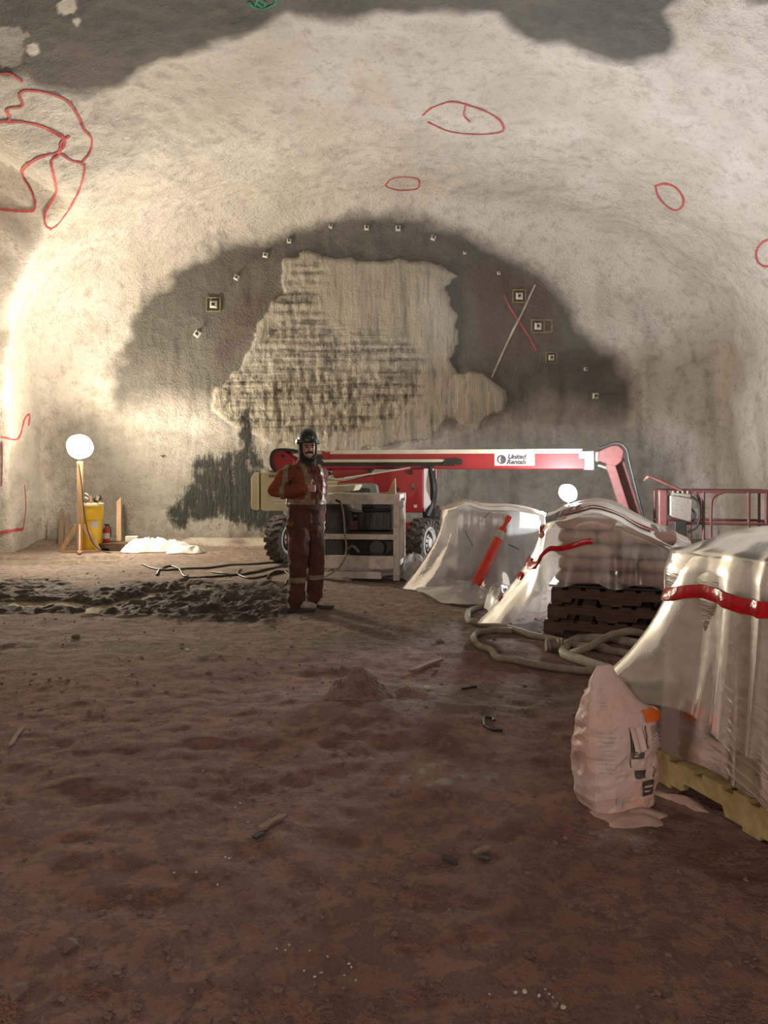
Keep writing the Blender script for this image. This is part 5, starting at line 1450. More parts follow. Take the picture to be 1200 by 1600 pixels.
shell('zip_placket', lambda c: abs(c.x + 0.0) < 0.022 and c.y < -0.05 and 0.86 < c.z < 1.50, 'shaded_rust_cloth', 0.008)
# trouser cuffs hem and jacket hem lip
shell('jacket_hem', lambda c: 1.055 < c.z < 1.09 and abs(c.x) < 0.215, 'shaded_rust_cloth', 0.010)
# collar / balaclava
mb = MB(); ell_loft(mb, [(0, 0.005, 1.475, 0.118, 0.105), (0, 0.0, 1.50, 0.108, 0.105), (0, -0.010, 1.54, 0.088, 0.096), (0, -0.014, 1.562, 0.078, 0.092)]); mb.build('neck_gaiter', 'black_cloth', man, 'all')
mb = MB()
n = 32; rings = []
for (z_, rx, ry, cy_) in ((1.53, 0.078, 0.092, 0.0), (1.57, 0.080, 0.100, 0.006), (1.62, 0.083, 0.104, 0.010), (1.68, 0.086, 0.108, 0.012), (1.74, 0.086, 0.108, 0.012), (1.78, 0.07, 0.09, 0.01)):
    ring = []
    op = 0.78 if 1.55 < z_ < 1.76 else 0.25     # face opening half angle
    for k in range(n):
        a = -PI / 2 + op * 1.15 + (2 * PI - 2.3 * op) * k / (n - 1)
        ring.append(H(rx * math.cos(a), cy_ + ry * math.sin(a), z_))
    rings.append(ring)
mb.loft(rings, False, False); hd_ = mb.build('hood', 'black_cloth', man, 'all')
md = hd_.modifiers.new('thick', 'SOLIDIFY'); md.thickness = 0.012; md.offset = 1
# turned-up collar point
mb = MB(); mb.prism([(0.0, 1.47), (0.10, 1.46), (0.15, 1.53), (0.12, 1.55), (0.155, 1.59), (0.08, 1.585), (0.0, 1.55)], 'Y', -0.02, 0.015)
mb.v = [tuple(Vector((v[0] + 0.03, v[1] - 0.06, v[2]))) for v in mb.v]; mb.build('collar_flap', 'black_cloth', man, bevel=0.005)
# face details
for s in (-1, 1):
    mb = MB(); mb.ball(H(s * 0.031, -0.093, 1.676), (0.013, 0.009, 0.008)); mb.build('eye', 'hair_dark', man, 'all')
    mb = MB(); mb.tube([H(s * 0.014, -0.104, 1.695), H(s * 0.034, -0.100, 1.699), H(s * 0.052, -0.088, 1.692)], [0.005, 0.006, 0.004], 8); mb.build('eyebrow', 'hair_dark', man, 'all')
mb = MB(); mb.tube(spline([H(-0.040, -0.088, 1.612), H(-0.018, -0.104, 1.626), H(0, -0.108, 1.624), H(0.018, -0.104, 1.626), H(0.040, -0.088, 1.612)], 4), 0.009, 8); mb.build('moustache', 'hair_dark', man, 'all')
mb = MB(); mb.tube(spline([H(-0.020, -0.096, 1.607), H(0, -0.102, 1.601), H(0.020, -0.096, 1.607)], 4), 0.0055, 8); mb.build('smile', 'teeth', man, 'all')
mb = MB()
mb.tube(spline([H(-0.064, -0.045, 1.62), H(-0.055, -0.070, 1.585), H(-0.028, -0.094, 1.565), H(0, -0.100, 1.558), H(0.028, -0.094, 1.565), H(0.055, -0.070, 1.585), H(0.064, -0.045, 1.62)], 5), 0.011, 8)
mb.build('beard', 'hair_dark', man, 'all')
# helmet
mb = MB(); ell_loft(mb, [(0, 0.005, 1.728, 0.100, 0.124), (0, 0.005, 1.745, 0.102, 0.127), (0, 0.005, 1.78, 0.099, 0.122), (0, 0.007, 1.82, 0.087, 0.108), (0, 0.01, 1.85, 0.064, 0.080), (0, 0.012, 1.868, 0.038, 0.05), (0, 0.012, 1.874, 0.010, 0.014)])
mb.v = [H(*v) for v in mb.v]; hl = mb.build('helmet', 'helmet_black', man, 'all')
mb = MB(); ell_loft(mb, [(0, -0.014, 1.724, 0.101, 0.142), (0, -0.014, 1.732, 0.103, 0.145), (0, 0.0, 1.742, 0.101, 0.128)]); mb.v = [H(*v) for v in mb.v]; mb.build('helmet_brim', 'helmet_black', hl, 'all')
mb = MB(); mb.box((0, -0.135, 1.775), (0.050, 0.03, 0.036)); mb.v = [H(*v) for v in mb.v]; mb.build('headlamp', 'dark_panel', hl, bevel=0.006)
for s in (-1, 1):
    mb = MB(); mb.box((s * 0.108, 0.0, 1.735), (0.026, 0.06, 0.05)); mb.cyl((s * 0.116, -0.02, 1.722), (s * 0.128, -0.02, 1.722), 0.010, 0.010, 10); mb.v = [H(*v) for v in mb.v]; mb.build('helmet_clip', 'helmet_black' if s < 0 else 'tool_grey', hl, bevel=0.005)
# boots
for (cx_, cy_, a, s) in ((-0.12, 0.01, 0.72, 1), (0.125, 0.01, 0.52, 1)):
    R2 = Matrix.Rotation(a, 3, 'Z')
    def Bt(v): return tuple(R2 @ Vector((v[0], v[1], 0)) + Vector((cx_, cy_, v[2])))
    mb = MB(); rings = []
    for (yy, hw_, h_) in ((0.085, 0.030, 0.085), (0.07, 0.042, 0.13), (0.02, 0.047, 0.15), (-0.04, 0.046, 0.135), (-0.09, 0.048, 0.105), (-0.14, 0.051, 0.088), (-0.18, 0.046, 0.076), (-0.205, 0.030, 0.058)):
        rings.append([(hw_ * math.copysign(abs(math.cos(t_)) ** 0.6, math.cos(t_)), yy, max(0.022, 0.022 + (h_ - 0.022) * (0.5 + 0.5 * math.copysign(abs(math.sin(t_)) ** 0.7, math.sin(t_))))) for t_ in np.linspace(0, 2 * PI, 18, endpoint=False)])
    mb.loft(rings); mb.v = [Bt(v) for v in mb.v]; bt = mb.build('boot', 'boot', man, 'all')
    out = [(0.036, 0.09), (0.05, 0.06), (0.050, -0.02), (0.055, -0.13), (0.048, -0.18), (0.028, -0.21), (-0.028, -0.21), (-0.048, -0.18), (-0.055, -0.13), (-0.050, -0.02), (-0.05, 0.06), (-0.036, 0.09)]
    mb = MB(); mb.prism(out, 'Z', 0.0, 0.026); mb.v = [Bt(v) for v in mb.v]; mb.build('boot_sole', 'boot_sole', bt, bevel=0.004)

# ================================================================ HOSES AND CABLES
def ground_line(pts, r, n=9, lift=None, z=0.0):
    out = []
    for k, p in enumerate(pts):
        e = p[2] if len(p) > 2 else 0.0
        q = G(p[0], p[1], e)
        out.append((q.x, q.y, e))
    sp = spline(out, n)
    return [Vector((p.x, p.y, hz(p.x, p.y) + r * 0.9 + max(0, p.z))) for p in sp]
def hose(name, pts, r, m, label, cat, group=None, ends=True, seg=10):
    c = ground_line(pts, r)
    t = thing(name, label, cat, c[0], 0, group)
    mb = MB(); mb.tube(c, r, seg); mb.build(name + '_run', m, t, 'all', world=True)
    return t, c
HG = 'grout hoses looped before the middle pallets'
hA, cA = hose('grout_hose', [(757, 950), (738, 956), (731, 964), (735, 975), (760, 979), (795, 985), (835, 997), (880, 1007), (925, 1014), (965, 1020), (1012, 1030)], 0.030, 'hose', 'tan grout hose with a tight bend beside the bunched plastic', 'hose', HG)
hB, cB = hose('grout_hose', [(800, 989), (770, 988), (748, 991), (740, 999), (748, 1010), (768, 1019), (780, 1030), (830, 1042), (900, 1050), (960, 1050), (1015, 1050)], 0.028, 'hose', 'tan grout hose making the nearest wavy loop on the floor', 'hose', HG)
hC, cC = hose('grout_hose', [(1030, 1012), (985, 1007), (945, 1002), (912, 1001), (888, 1010), (880, 1022), (892, 1031), (920, 1040), (965, 1053), (1020, 1068), (1060, 1075)], 0.037, 'hose_pale', 'thick pale grout hose doubled back in a hairpin', 'hose', HG)
hD, cD = hose('grout_hose', [(893, 1024, 0.03), (915, 1016, 0.09), (940, 1004, 0.13), (962, 992, 0.17), (985, 988, 0.19), (1008, 995, 0.15), (1024, 1010, 0.05), (1040, 1024, 0.0)], 0.028, 'hose', 'tan grout hose arching up off the floor', 'hose', HG)
hE, cE = hose('grout_hose', [(902, 1014), (930, 1011), (958, 1016), (985, 1022), (1020, 1027)], 0.024, 'hose_pale', 'short pale grout hose inside the hairpin loop', 'hose', HG)
# coupling
cp = G(866, 1016); cz = hz(cp.x, cp.y)
t = thing('hose_coupling', 'cast hose coupling lying at the hose hairpin', 'coupling', (cp.x, cp.y, cz))
mb = MB(); mb.lathe([(0.03, -0.07), (0.05, -0.068), (0.055, -0.03), (0.042, -0.02), (0.042, 0.02), (0.055, 0.03), (0.05, 0.068), (0.03, 0.07)], 16, (0, 0, 0.05), 'X'); mb.build('collar', 'cast_iron', t, True)
for s in (-1, 1):
    mb = MB(); mb.tube(spline([(s * 0.05, 0.0, 0.09), (s * 0.06, -0.03, 0.11), (s * 0.05, -0.055, 0.08), (s * 0.045, -0.06, 0.04)], 4), 0.011, 8); mb.build('cam_lever', 'cast_iron', t, True)

cabs = [([(222, 884), (240, 890), (262, 893), (300, 889), (340, 886), (390, 882), (442, 880)], 'black cable running straight towards the boom lift wheel'),
        ([(245, 900), (252, 890), (268, 886), (282, 893), (290, 903), (330, 902), (380, 897), (420, 890), (446, 884)], 'black cable with a small loop on the muddy floor'),
        ([(330, 893), (360, 898), (400, 895), (430, 888), (450, 886)], 'short black cable between the long cables'),
        ([(376, 890), (372, 897), (390, 904), (420, 900), (448, 893)], 'black cable bent back just behind the worker'),
        ([(418, 905), (424, 897), (440, 893), (452, 900), (446, 915)], 'black cable end hooking round behind the boots')]
for pts, lab in cabs:
    hose('power_cable', pts, 0.014, 'black_rubber', lab, 'cable', 'black cables on the mud', seg=8)
# lamp cable
b0 = lampL.location if 'lampL' in globals() else None

# ================================================================ DRUM AND BITS BY THE LAMP
d0 = P(141, 858, 14.0); dz = hz(d0.x, d0.y)
t = thing('yellow_drum', 'tall yellow plastic drum holding tools beside the lamp stand', 'drum', (d0.x, d0.y, dz - 0.005))
RT, HD = 0.225, 0.86
mb = MB(); mb.lathe([(0.02, 0.0), (RT * .78, 0.0), (RT * .80, 0.02), (RT * .93, HD * .66), (RT * .97, HD * .67), (RT * 1.0, HD * .70), (RT * 1.04, HD - 0.015), (RT * 1.04, HD), (RT * .98, HD), (RT * .94, HD * .72), (RT * 0.9, HD * .6), (0.02, HD * .6)], 32); mb.build('drum_body', 'yellow_plastic', t, True)
mb = MB(); mb.lathe([(RT * 1.03, HD - 0.03), (RT * 1.075, HD - 0.028), (RT * 1.075, HD + 0.008), (RT * 1.03, HD + 0.012), (RT * 1.0, HD)], 32, cap=False); mb.build('drum_rim', 'cream_paint', t, True)
mb = MB(); A = []
for zz in np.linspace(HD * .50, HD * .655, 4):
    A.append([((RT * (.80 + .13 * zz / (HD * .66)) + 0.004) * math.cos(a), (RT * (.80 + .13 * zz / (HD * .66)) + 0.004) * math.sin(a), zz) for a in np.linspace(-1.15, -0.55, 8)])
link_mesh('drum_label', np_mesh('drum_label', np.array(A), grid_faces(4, 8)), 'label_white', t)
def tool(name, lab, fn, mats):
    o = thing(name, lab, 'tool', (d0.x, d0.y, dz))
    fn(o); return o
def f1(o):
    mb = MB(); mb.cyl((0.02, 0.0, 0.53), (0.02, -0.02, 1.0), 0.02, 0.02, 10); mb.build('handle', 'lumber', o, True)
tool('tool_handle', 'pale wooden tool handle sticking up out of the yellow drum', f1, None)
def f2(o):
    mb = MB(); mb.cyl((-0.08, 0, 0.53), (-0.09, 0, 0.90), 0.018, 0.018, 8); mb.build('shaft', 'tool_grey', o, True)
    mb = MB(); mb.tube(spline([(-0.09, 0, 0.90), (-0.13, 0, 0.99), (-0.09, 0, 1.04), (-0.03, 0, 1.00), (-0.01, 0, 0.93)], 4), 0.016, 8); mb.box((-0.07, 0, 0.94), (0.09, 0.06, 0.06), (0, 0.5, 0)); mb.build('drill_head', 'tool_grey', o, bevel=0.006)
tool('hand_drill', 'grey drill with a hooped handle in the yellow drum', f2, None)
def f3(o):
    mb = MB(); mb.cyl((0.12, 0, 0.53), (0.13, 0, 0.88), 0.02, 0.02, 8); mb.build('shaft', 'black_metal', o, True)
    mb = MB(); mb.box((0.13, 0, 0.94), (0.13, 0.10, 0.08), (0, -0.5, 0)); mb.cyl((0.09, 0, 0.93), (0.19, 0, 1.0), 0.035, 0.03, 10); mb.build('motor_head', 'black_metal', o, bevel=0.01)
    mb = MB(); mb.cyl((0.14, -0.05, 0.93), (0.17, -0.06, 0.99), 0.028, 0.028, 10); mb.build('chrome_cap', 'chrome_dull', o, True)
tool('mixer_drill', 'black mixing drill with bright cap at the drum edge', f3, None)

# lamp cord
lc = [(-0.0, -0.06, 1.60), (0.06, -0.07, 1.2), (0.10, -0.10, 0.85), (0.19, -0.16, 0.45), (0.33, -0.2, 0.16), (0.55, -0.22, 0.03), (0.95, -0.25, 0.015)]
lb = P(125, 862, 13.7)
t = thing('lamp_cord', 'thin cord hanging from the lamp stand down to the floor', 'cord', (lb.x, lb.y, hz(lb.x, lb.y)))
mb = MB(); mb.tube(spline(lc, 7), 0.010, 6); mb.build('cord_run', 'black_rubber', t, 'all')

# fire extinguisher
e0 = P(166, 848, 14.2); ez = hz(e0.x, e0.y)
pl0 = P(185, 858, 14.2); plz = hz(pl0.x, pl0.y)
pallet((pl0.x + 0.02, pl0.y + 0.05, plz), 0.05, True, 'low dark pallet on the floor beside the yellow drum', None, L=0.80, D=0.6)
t = thing('fire_extinguisher', 'small red fire extinguisher standing on the low pallet by the drum', 'fire extinguisher', (e0.x, e0.y, plz + 0.14))
mb = MB(); mb.lathe([(0.02, 0), (0.058, 0), (0.062, 0.02), (0.062, 0.22), (0.05, 0.26), (0.022, 0.285), (0.02, 0.30)], 20); mb.build('cylinder', 'fire_red', t, True)
mb = MB(); mb.box((0.01, 0, 0.325), (0.09, 0.03, 0.022)); mb.cyl((0, 0, 0.29), (0, 0, 0.33), 0.018, 0.018, 10); mb.tube(spline([(0.03, 0, 0.31), (0.08, 0, 0.25), (0.08, 0, 0.1)], 4), 0.01, 6); mb.build('valve', 'black_metal', t)
mb = MB(); mb.lathe([(0.0635, 0.07), (0.0635, 0.17)], 20, cap=False); mb.build('label_band', 'label_white', t, 'all')
t = thing('spray_can', 'tiny dark can beside the red extinguisher on the pallet', 'can', (e0.x - 0.12, e0.y - 0.02, plz + 0.14))
mb = MB(); mb.lathe([(0.005, 0), (0.035, 0), (0.036, 0.13), (0.02, 0.16)], 14); mb.build('can_body', 'cast_iron', t, True)
mb = MB(); mb.lathe([(0.02, 0.16), (0.02, 0.19), (0.004, 0.195)], 12); mb.build('cap', 'black_metal', t, True)
# plank leaning on the face
pa = P(186, 843, 14.45); pb = P(186, 779, 14.95)
pa.z = hz(pa.x, pa.y) + 0.0
mb = MB(); d = pb - pa; L_ = d.length
mb.prism([(-0.045, 0), (0.045, 0), (0.045, L_ + 0.02), (-0.045, L_ - 0.06)], 'Y', -0.018, 0.018)
o = mb.build('plank', 'lumber', bevel=0.003); o.location = pa; o.rotation_mode = 'QUATERNION'; o.rotation_quaternion = Vector((0, 0, 1)).rotation_difference(d.normalized())
tag(o, 'pale wooden plank with slanted top leaning against the tunnel face', 'plank')
# dark boards leaning against the face left of the lamp
for (px_, h_, w_, lab) in ((95, 0.80, 0.10, 'taller weathered grey board leaning on the face behind the lamp stand'), (104, 0.72, 0.09, 'shorter weathered grey board leaning on the face behind the lamp stand')):
    pa = P(px_, 840, 14.55); pa.z = hz(pa.x, pa.y)
    pb = P(px_ + 2, 0, 14.92); pb.z = pa.z + h_
    d = pb - pa
    mb = MB(); mb.prism([(-w_ / 2, 0), (w_ / 2, 0), (w_ / 2 - 0.005, h_ * 0.9), (0.01, h_), (-w_ / 2 + 0.01, h_ * 0.92)], 'Y', -0.012, 0.012)
    o = mb.build('weathered_board', 'stick', bevel=0.002); o.location = pa; o.rotation_mode = 'QUATERNION'; o.rotation_quaternion = Vector((0, 0, 1)).rotation_difference(d.normalized())
    tag(o, lab, 'board')
# white tarps
def crumple(name, px0, px1, Yc, depth, h, m, label, seed):
    xa, xb = P(px0, 0, Yc).x, P(px1, 0, Yc).x
    c = np.array([(xa + xb) / 2, Yc]); rx, ry = (xb - xa) / 2, depth / 2
    n, k = 90, 22; rows_ = []
    for r_ in np.linspace(0.02, 1, k):
        a = np.linspace(0, 2 * PI, n, endpoint=False)
        e = (np.abs(np.cos(a)) ** 3.5 + np.abs(np.sin(a)) ** 3.5) ** (-1 / 3.5) * (1 + 0.2 * (vnoise(np.cos(a) * 2 + seed, np.sin(a) * 2) - 0.5))
        X = c[0] + rx * r_ * e * np.cos(a); Y = c[1] + ry * r_ * e * np.sin(a)
        rd = (1 - np.abs(2 * fbm(X * 5.5 + seed, Y * 6.5, seed, 4) - 1)) ** 2.2
        Z = hgt(X, Y) + 0.012 + h * (1 - r_ ** 4) * (0.12 + 0.25 * fbm(X * 2.2 + seed, Y * 2, 1, 2) + 0.95 * rd * (0.3 + 0.9 * fbm(X * 1.6 + seed, Y, 1, 2)))
        rows_.append(np.stack([X, Y, Z], -1))
    o = link_mesh(name, np_mesh(name, np.array(rows_), grid_faces(k, n, True)), m)
    return tag(o, label, 'tarp')
crumple('white_tarp', 192, 300, 13.85, 0.75, 0.22, 'tarp_white', 'crumpled white tarp heaped on the floor near the low pallet', 4.0)
crumple('white_tarp', 262, 318, 13.45, 0.45, 0.10, 'tarp_white', 'flat loose end of white tarp on the floor, boom lift side', 9.0)
mb = MB(); mb.box((0, 0, 0.05), (0.22, 0.16, 0.10)); o = mb.build('white_box', 'tarp_white', bevel=0.012, seg=2); q = P(206, 838, 14.35); o.location = (q.x, q.y, plz + 0.141); o.rotation_euler = (0, 0, 0.2)
tag(o, 'small white carton on the low pallet behind the heaped tarp', 'box')

# crumpled bottle in the mud
bo_ = G(311, 926); 
t = thing('plastic_bottle', 'crumpled clear plastic bottle lying in the mud', 'bottle', (bo_.x, bo_.y, hz(bo_.x, bo_.y) + 0.045), 0.25)
mb = MB(); mb.lathe([(0.01, -0.11), (0.045, -0.10), (0.05, -0.06), (0.042, -0.02), (0.05, 0.02), (0.048, 0.06), (0.02, 0.10)], 14, axis='X'); mb.build('bottle_body', 'clear_bottle', t, 'all')
mb = MB(); mb.lathe([(0.021, 0.095), (0.021, 0.125), (0.002, 0.126)], 12, axis='X'); mb.build('cap', 'label_white', t, True)

# dried mud lump in the middle of the floor
def lump(name, px, py, rx, ry, h, m, label, seed, cat='dirt'):
    c = G(px, py); n, k = 100, 40; rows_ = []
    for r_ in np.linspace(0.01, 1, k):
        a = np.linspace(0, 2 * PI, n, endpoint=False)
        e = 1 + 0.45 * (fbm(np.cos(a) * 1.6 + seed, np.sin(a) * 1.6, seed, 3) - 0.5)
        X = c.x + rx * r_ * e * np.cos(a); Y = c.y + ry * r_ * e * np.sin(a)
        prof = (1 - r_ ** 2.6) ** 1.2 * (1 - 0.45 * sstep(-0.3, 0.9, (X - c.x) / rx))
        nn = fbm(X * 7 + seed, Y * 9, 2, 5); rd = 1 - np.abs(2 * fbm(X * 11 + seed, Y * 7, 5, 4) - 1)
        crack = sstep(0.05, 0.0, np.abs(fbm(X * 6 + 3, Y * 3 + seed, 7, 2) - 0.5))
        Z = hgt(X, Y) - 0.015 + h * prof * (0.10 + 1.0 * nn + 0.55 * rd) - 0.03 * crack * prof
        rows_.append(np.stack([X, Y, Z], -1))
    o = link_mesh(name, np_mesh(name, np.array(rows_), grid_faces(k, n, True)), m)
    return tag(o, label, cat)
lump('mud_lump', 562, 1098, 0.27, 0.18, 0.17, 'dirt_lump', 'dried mud lump standing up from the middle of the floor', 3.0)
lump('mud_lump', 648, 1092, 0.16, 0.12, 0.07, 'dirt_lump', 'low broken mud clod trailing right of the dried lump', 6.0)
lump('mud_lump', 535, 1046, 0.14, 0.10, 0.03, 'stone', 'dark trampled clod just behind the dried mud lump', 8.0)

# ---------------------------------------------------------------- loose bits on the floor
def rock_mesh(seed, name='stone', sx=1.0, sy=0.75, sz=0.55):
    rg = random.Random(seed); bm = bmesh.new(); bmesh.ops.create_icosphere(bm, subdivisions=1, radius=1.0)
    for v in bm.verts:
        k = 0.75 + 0.5 * rg.random(); v.co = Vector((v.co.x * sx * k, v.co.y * sy * k, v.co.z * sz * k))
    me = bpy.data.meshes.new(name); bm.to_mesh(me); bm.free(); return me
ROCKS = [rock_mesh(k) for k in range(5)]
for r_ in ROCKS: r_.materials.append(M['stone'])
WCH = [rock_mesh(20 + k, 'white_chip') for k in range(3)]
for r_ in WCH: r_.materials.append(M['white_chip'])
def rockat(px, py, s, label, white=False, group=None, cat='stone'):
    p = G(px, py); rg = random.Random(int(px * 7 + py))
    o = bpy.data.objects.new('white_chip' if white else 'stone', rg.choice(WCH if white else ROCKS)); C.objects.link(o)
    o.location = (p.x, p.y, hz(p.x, p.y) + s * 0.25); o.scale = (s, s, s); o.rotation_euler = (0, 0, rg.random() * 6)
    tag(o, label, cat, group)
rockat(110, 1483, 0.036, 'brown stone lying alone low at the left of the floor')
rockat(30, 1560, 0.035, 'flat brown stone in the bottom corner of the floor')
rockat(118, 996, 0.055, 'dark stone on the red floor before the puddles')
rockat(293, 1017, 0.028, 'small pale stone on the red floor below the muddy rut', True)
rockat(668, 1078, 0.03, 'broken pale stone beside the low clod', True)
rockat(688, 1003, 0.05, 'dark flat stone between lump and hose')
WG = 'white chips scattered on the near floor'
for (a, b) in ((452, 1482), (446, 1490), (432, 1488), (484, 1490), (512, 1497), (545, 1507), (549, 1512), (538, 1527), (475, 1522), (492, 1531), (502, 1522), (556, 1537)):
    rockat(a, b, 0.005 + 0.003 * ((a * 3) % 3), 'small white chip scattered on the near middle floor', True, WG, 'chip')
WG2 = 'white chips in the bottom right'
for (a, b) in ((852, 1548), (858, 1556), (870, 1573), (842, 1560), (820, 1552), (806, 1553), (880, 1580), (765, 1555), (864, 1562)):
    rockat(a, b, 0.004 + 0.003 * ((a * 5) % 3), 'small white chip in the cluster low on the floor near the pallet side', True, WG2, 'chip')
WG3 = 'white crumbs mid floor'
for (a, b) in ((367, 1258), (375, 1252), (388, 1285), (317, 1209), (272, 1368), (307, 1369), (340, 1385), (352, 1342), (358, 1344)):
    rockat(a, b, 0.006, 'tiny white crumb on the middle of the red floor', True, WG3, 'chip')
def chip(name, a, b, w, h, m, label, cat):
    A_, B_ = G(*a), G(*b); A_.z = hz(A_.x, A_.y) + h; B_.z = hz(B_.x, B_.y) + h
    mb = MB(); d = (B_ - A_); pts = [A_ + d * t for t in (0, 0.15, 0.5, 0.85, 1)]
    s = d.cross(Vector((0, 0, 1))).normalized()
    rings = []
    for k, p in enumerate(pts):
        ww = w * (0.45, 1, 0.9, 1, 0.35)[k] / 2
        q = p + s * (0.15 * w) * math.sin(k * 2.0)
        rings.append([q - s * ww - Vector((0, 0, h * .5)), q + s * ww - Vector((0, 0, h * .5)), q + s * ww + Vector((0, 0, h * .5)), q - s * ww + Vector((0, 0, h * .5))])
    mb.loft(rings); o = mb.build(name, m, bevel=0.001); tag(o, label, cat)
chip('wood_splinter', (405, 1303), (446, 1280), 0.035, 0.012, 'stick', 'pale wood splinter on the middle of the near floor', 'splinter')
chip('wood_splinter', (395, 1318), (412, 1312), 0.03, 0.012, 'boot_sole', 'dark sliver beside the pale wood splinter', 'splinter')
chip('wood_splinter', (738, 1330), (766, 1322), 0.022, 0.010, 'stick', 'thin brown splinter on the floor left of the torn bag', 'splinter')
chip('wood_splinter', (745, 1338), (765, 1344), 0.024, 0.010, 'boot_sole', 'dark splinter just below the thin brown one', 'splinter')
chip('wood_splinter', (692, 1342), (715, 1350), 0.03, 0.012, 'boot_sole', 'dark green sliver on the near floor', 'splinter')
chip('wood_splinter', (14, 1170), (36, 1140), 0.025, 0.010, 'stick', 'thin stick at the left edge of the red floor', 'stick')
chip('wood_splinter', (640, 1052), (690, 1035), 0.05, 0.02, 'stick', 'pale bent scrap on the floor behind the lump', 'splinter')
def twig(pts, r, label):
    c = ground_line(pts, r, 5); mb = MB(); mb.tube(c, r, 6); o = mb.build('twig', 'black_rubber'); tag(o, label, 'twig')
twig([(757, 1136), (757, 1125), (768, 1124), (772, 1128)], 0.008, 'dark bent wire on the floor left of the torn bag')
twig([(757, 1136), (770, 1142), (785, 1142)], 0.007, 'short dark wire end beside the bent wire')
twig([(722, 1080), (735, 1077), (745, 1076)], 0.008, 'thin dark twig on the grey floor right of the mud lump')
chip('wood_splinter', (428, 951), (450, 950), 0.03, 0.02, 'stick', 'pale stick end poking out behind the boots', 'stick')
# rubble too small to count
rg = random.Random(12); mb = MB()
VV = [[tuple(v.co) for v in r_.vertices] for r_ in ROCKS]; FF = [[tuple(p.vertices) for p in r_.polygons] for r_ in ROCKS]
NP = 2600
pxs = []
for k in range(NP):
    y_ = 1.9 + 9.0 * rg.random() ** 1.7; x_ = rg.uniform(-0.62, 0.62) * y_
    pxs.append((x_, y_, rg.random()))
Z_ = hgt(np.array([p[0] for p in pxs]), np.array([p[1] for p in pxs]))
for (x_, y_, q), z_ in zip(pxs, Z_):
    s = 0.003 + 0.011 * q ** 5 + 0.0012 * y_ * q
    i = rg.randrange(5); a = rg.random() * 6.28; ca, sa = math.cos(a) * s, math.sin(a) * s
    mb.add([(x_ + v[0] * ca - v[1] * sa, y_ + v[0] * sa + v[1] * ca, z_ + s * (0.2 + v[2])) for v in VV[i]], FF[i])
o = mb.build('gravel', 'stone'); tag(o, 'fine loose gravel and crumbs strewn over the dirt floor', 'gravel', kind='stuff')

# ================================================================ LAMPS
def dome_head(parent, c, r, m, facing, housing='grey_metal', name='lamp_lens', shell=None):
    """round flood head: glowing domed lens, dark bowl or added glowing shell behind it; facing = unit vector"""
    q = Vector((0, 0, 1)).rotation_difference(Vector(facing).normalized()).to_matrix()
    c = Vector(c)
    mb = MB(); prof = [(r * math.cos(a), r * 0.8 * math.sin(a)) for a in np.linspace(0.0, 1.52, 8)]
    mb.lathe(prof, 24)
    mb.v = [tuple(c + q @ Vector(v)) for v in mb.v]
    mb.build(name, m, parent, 'all')
    mb = MB(); prof = [(r * 1.06, 0.012), (r * 1.06, -0.02), (r * 0.86, -r * 0.6), (r * 0.5, -r * 0.85), (0.03, -r * 0.9)]
    mb.lathe(prof, 24)
    mb.v = [tuple(c + q @ Vector(v)) for v in mb.v]
    mb.build('glow_shell' if shell else 'lamp_housing', shell or housing, parent, True)

def wood_stand(t, h, w=0.085):
    mb = MB(); mb.box((0, 0, h / 2), (w, w, h)); mb.build('post', 'lumber', t, bevel=0.004)
    for k in range(4):
        a = k * PI / 2 + 0.35
        d = Vector((math.cos(a), math.sin(a), 0))
        mb = MB(); mb.beam(d * 0.33 + Vector((0, 0, 0.02)), d * 0.05 + Vector((0, 0, 0.5)), 0.075, 0.03, (-d.y, d.x, 0))
        mb.build('brace', 'lumber', t, bevel=0.003)
    mb = MB(); mb.box((0, 0, 0.025), (0.62, 0.075, 0.04), (0, 0, 0.35)); mb.box((0, 0, 0.03), (0.075, 0.62, 0.04), (0, 0, 0.35))
    mb.build('foot_cross', 'lumber', t)

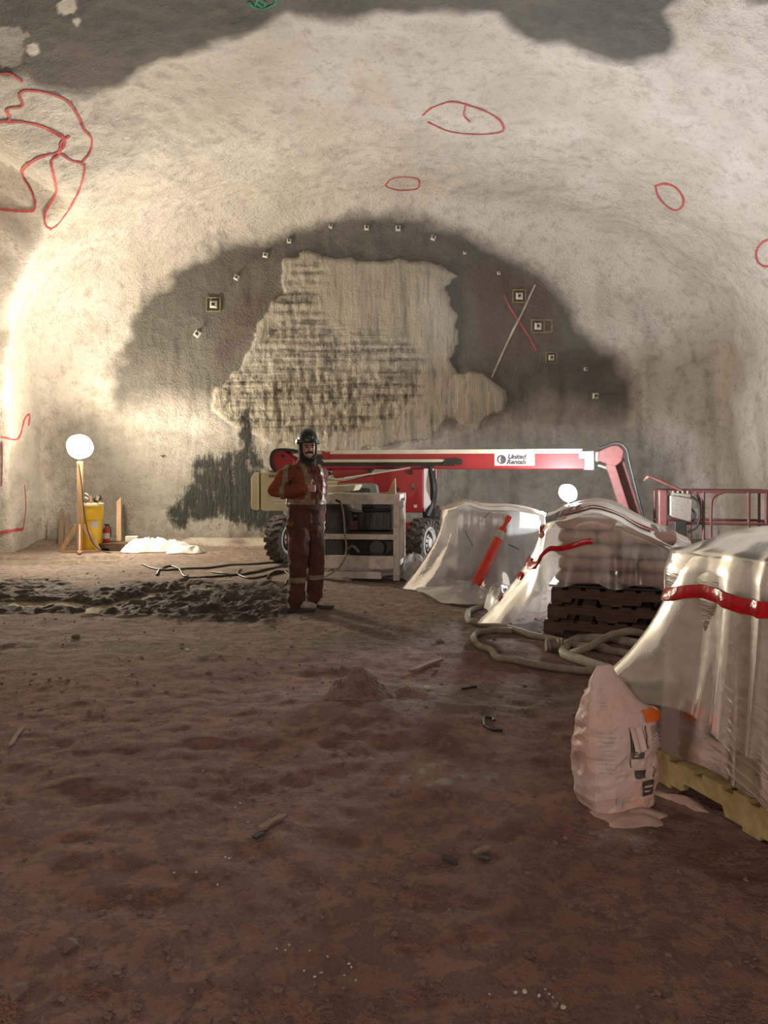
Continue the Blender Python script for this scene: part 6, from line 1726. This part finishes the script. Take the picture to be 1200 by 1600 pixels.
b = P(125, 862, 13.7); bz = hz(b.x, b.y)
lampL = thing('post_lamp', 'glowing round work lamp on a braced wooden post beside the yellow drum', 'lamp', (b.x, b.y, bz - 0.01))
wood_stand(lampL, 1.62 - bz)
mb = MB(); mb.cyl((0, 0, 1.58 - bz), (0, 0.02, 1.72 - bz), 0.03, 0.03, 10); mb.box((0, 0.03, 1.74 - bz), (0.28, 0.03, 0.03)); mb.build('bracket', 'black_metal', lampL)
dome_head(lampL, (0, 0, 1.89 - bz), 0.215, 'lamp_warm', (0.58, -0.75, 0.50), shell='warm_shell_fill')

# LED head behind the wrapped pallets
lx, ly = P(888, 772, 10.45).x, 10.45
lz = hz(lx, ly)
led = thing('led_work_light', 'bright white LED work light on a tripod behind the wrapped pallets', 'lamp', (lx, ly, lz))
top = 1.128 - lz
mb = MB(); mb.cyl((0, 0, 0.35), (0, 0, top - 0.1), 0.018, 0.014, 10); mb.build('pole', 'black_metal', led, True)
for k in range(3):
    a = 2 * PI * k / 3 + 0.4
    mb = MB(); mb.cyl((0, 0, 0.55), (0.42 * math.cos(a), 0.42 * math.sin(a), 0.012), 0.012, 0.012, 8); mb.build('tripod_leg', 'black_metal', led, True)
mb = MB(); mb.box((0, 0.0, top - 0.075), (0.06, 0.06, 0.04)); mb.cyl((0, 0, top - 0.1), (0, 0, top - 0.05), 0.03, 0.03, 10); mb.build('clamp', 'grey_metal', led)
dome_head(led, (0, 0, top + 0.02), 0.12, 'lamp_led', (0.40, -0.66, 0.64), shell='led_shell_fill')

# two added fill lamps on wooden posts behind the viewer, invented to light the foreground
for (x0, y0, lab) in ((-3.2, -4.6, 'added fill lamp on a wooden post, unseen behind the viewer, to the left'), (2.6, -5.2, 'added fill lamp on a wooden post, unseen behind the viewer, to the right')):
    z0 = hz(x0, y0)
    t = thing('post_lamp', lab, 'lamp', (x0, y0, z0 - 0.01))
    wood_stand(t, 2.3)
    mb = MB(); mb.cyl((0, 0, 2.27), (0, -0.02, 2.45), 0.03, 0.03, 10); mb.build('bracket', 'black_metal', t)
    dome_head(t, (0, 0, 2.6), 0.215, 'rear_fill', (-0.02 * x0, 0.7, 0.75))
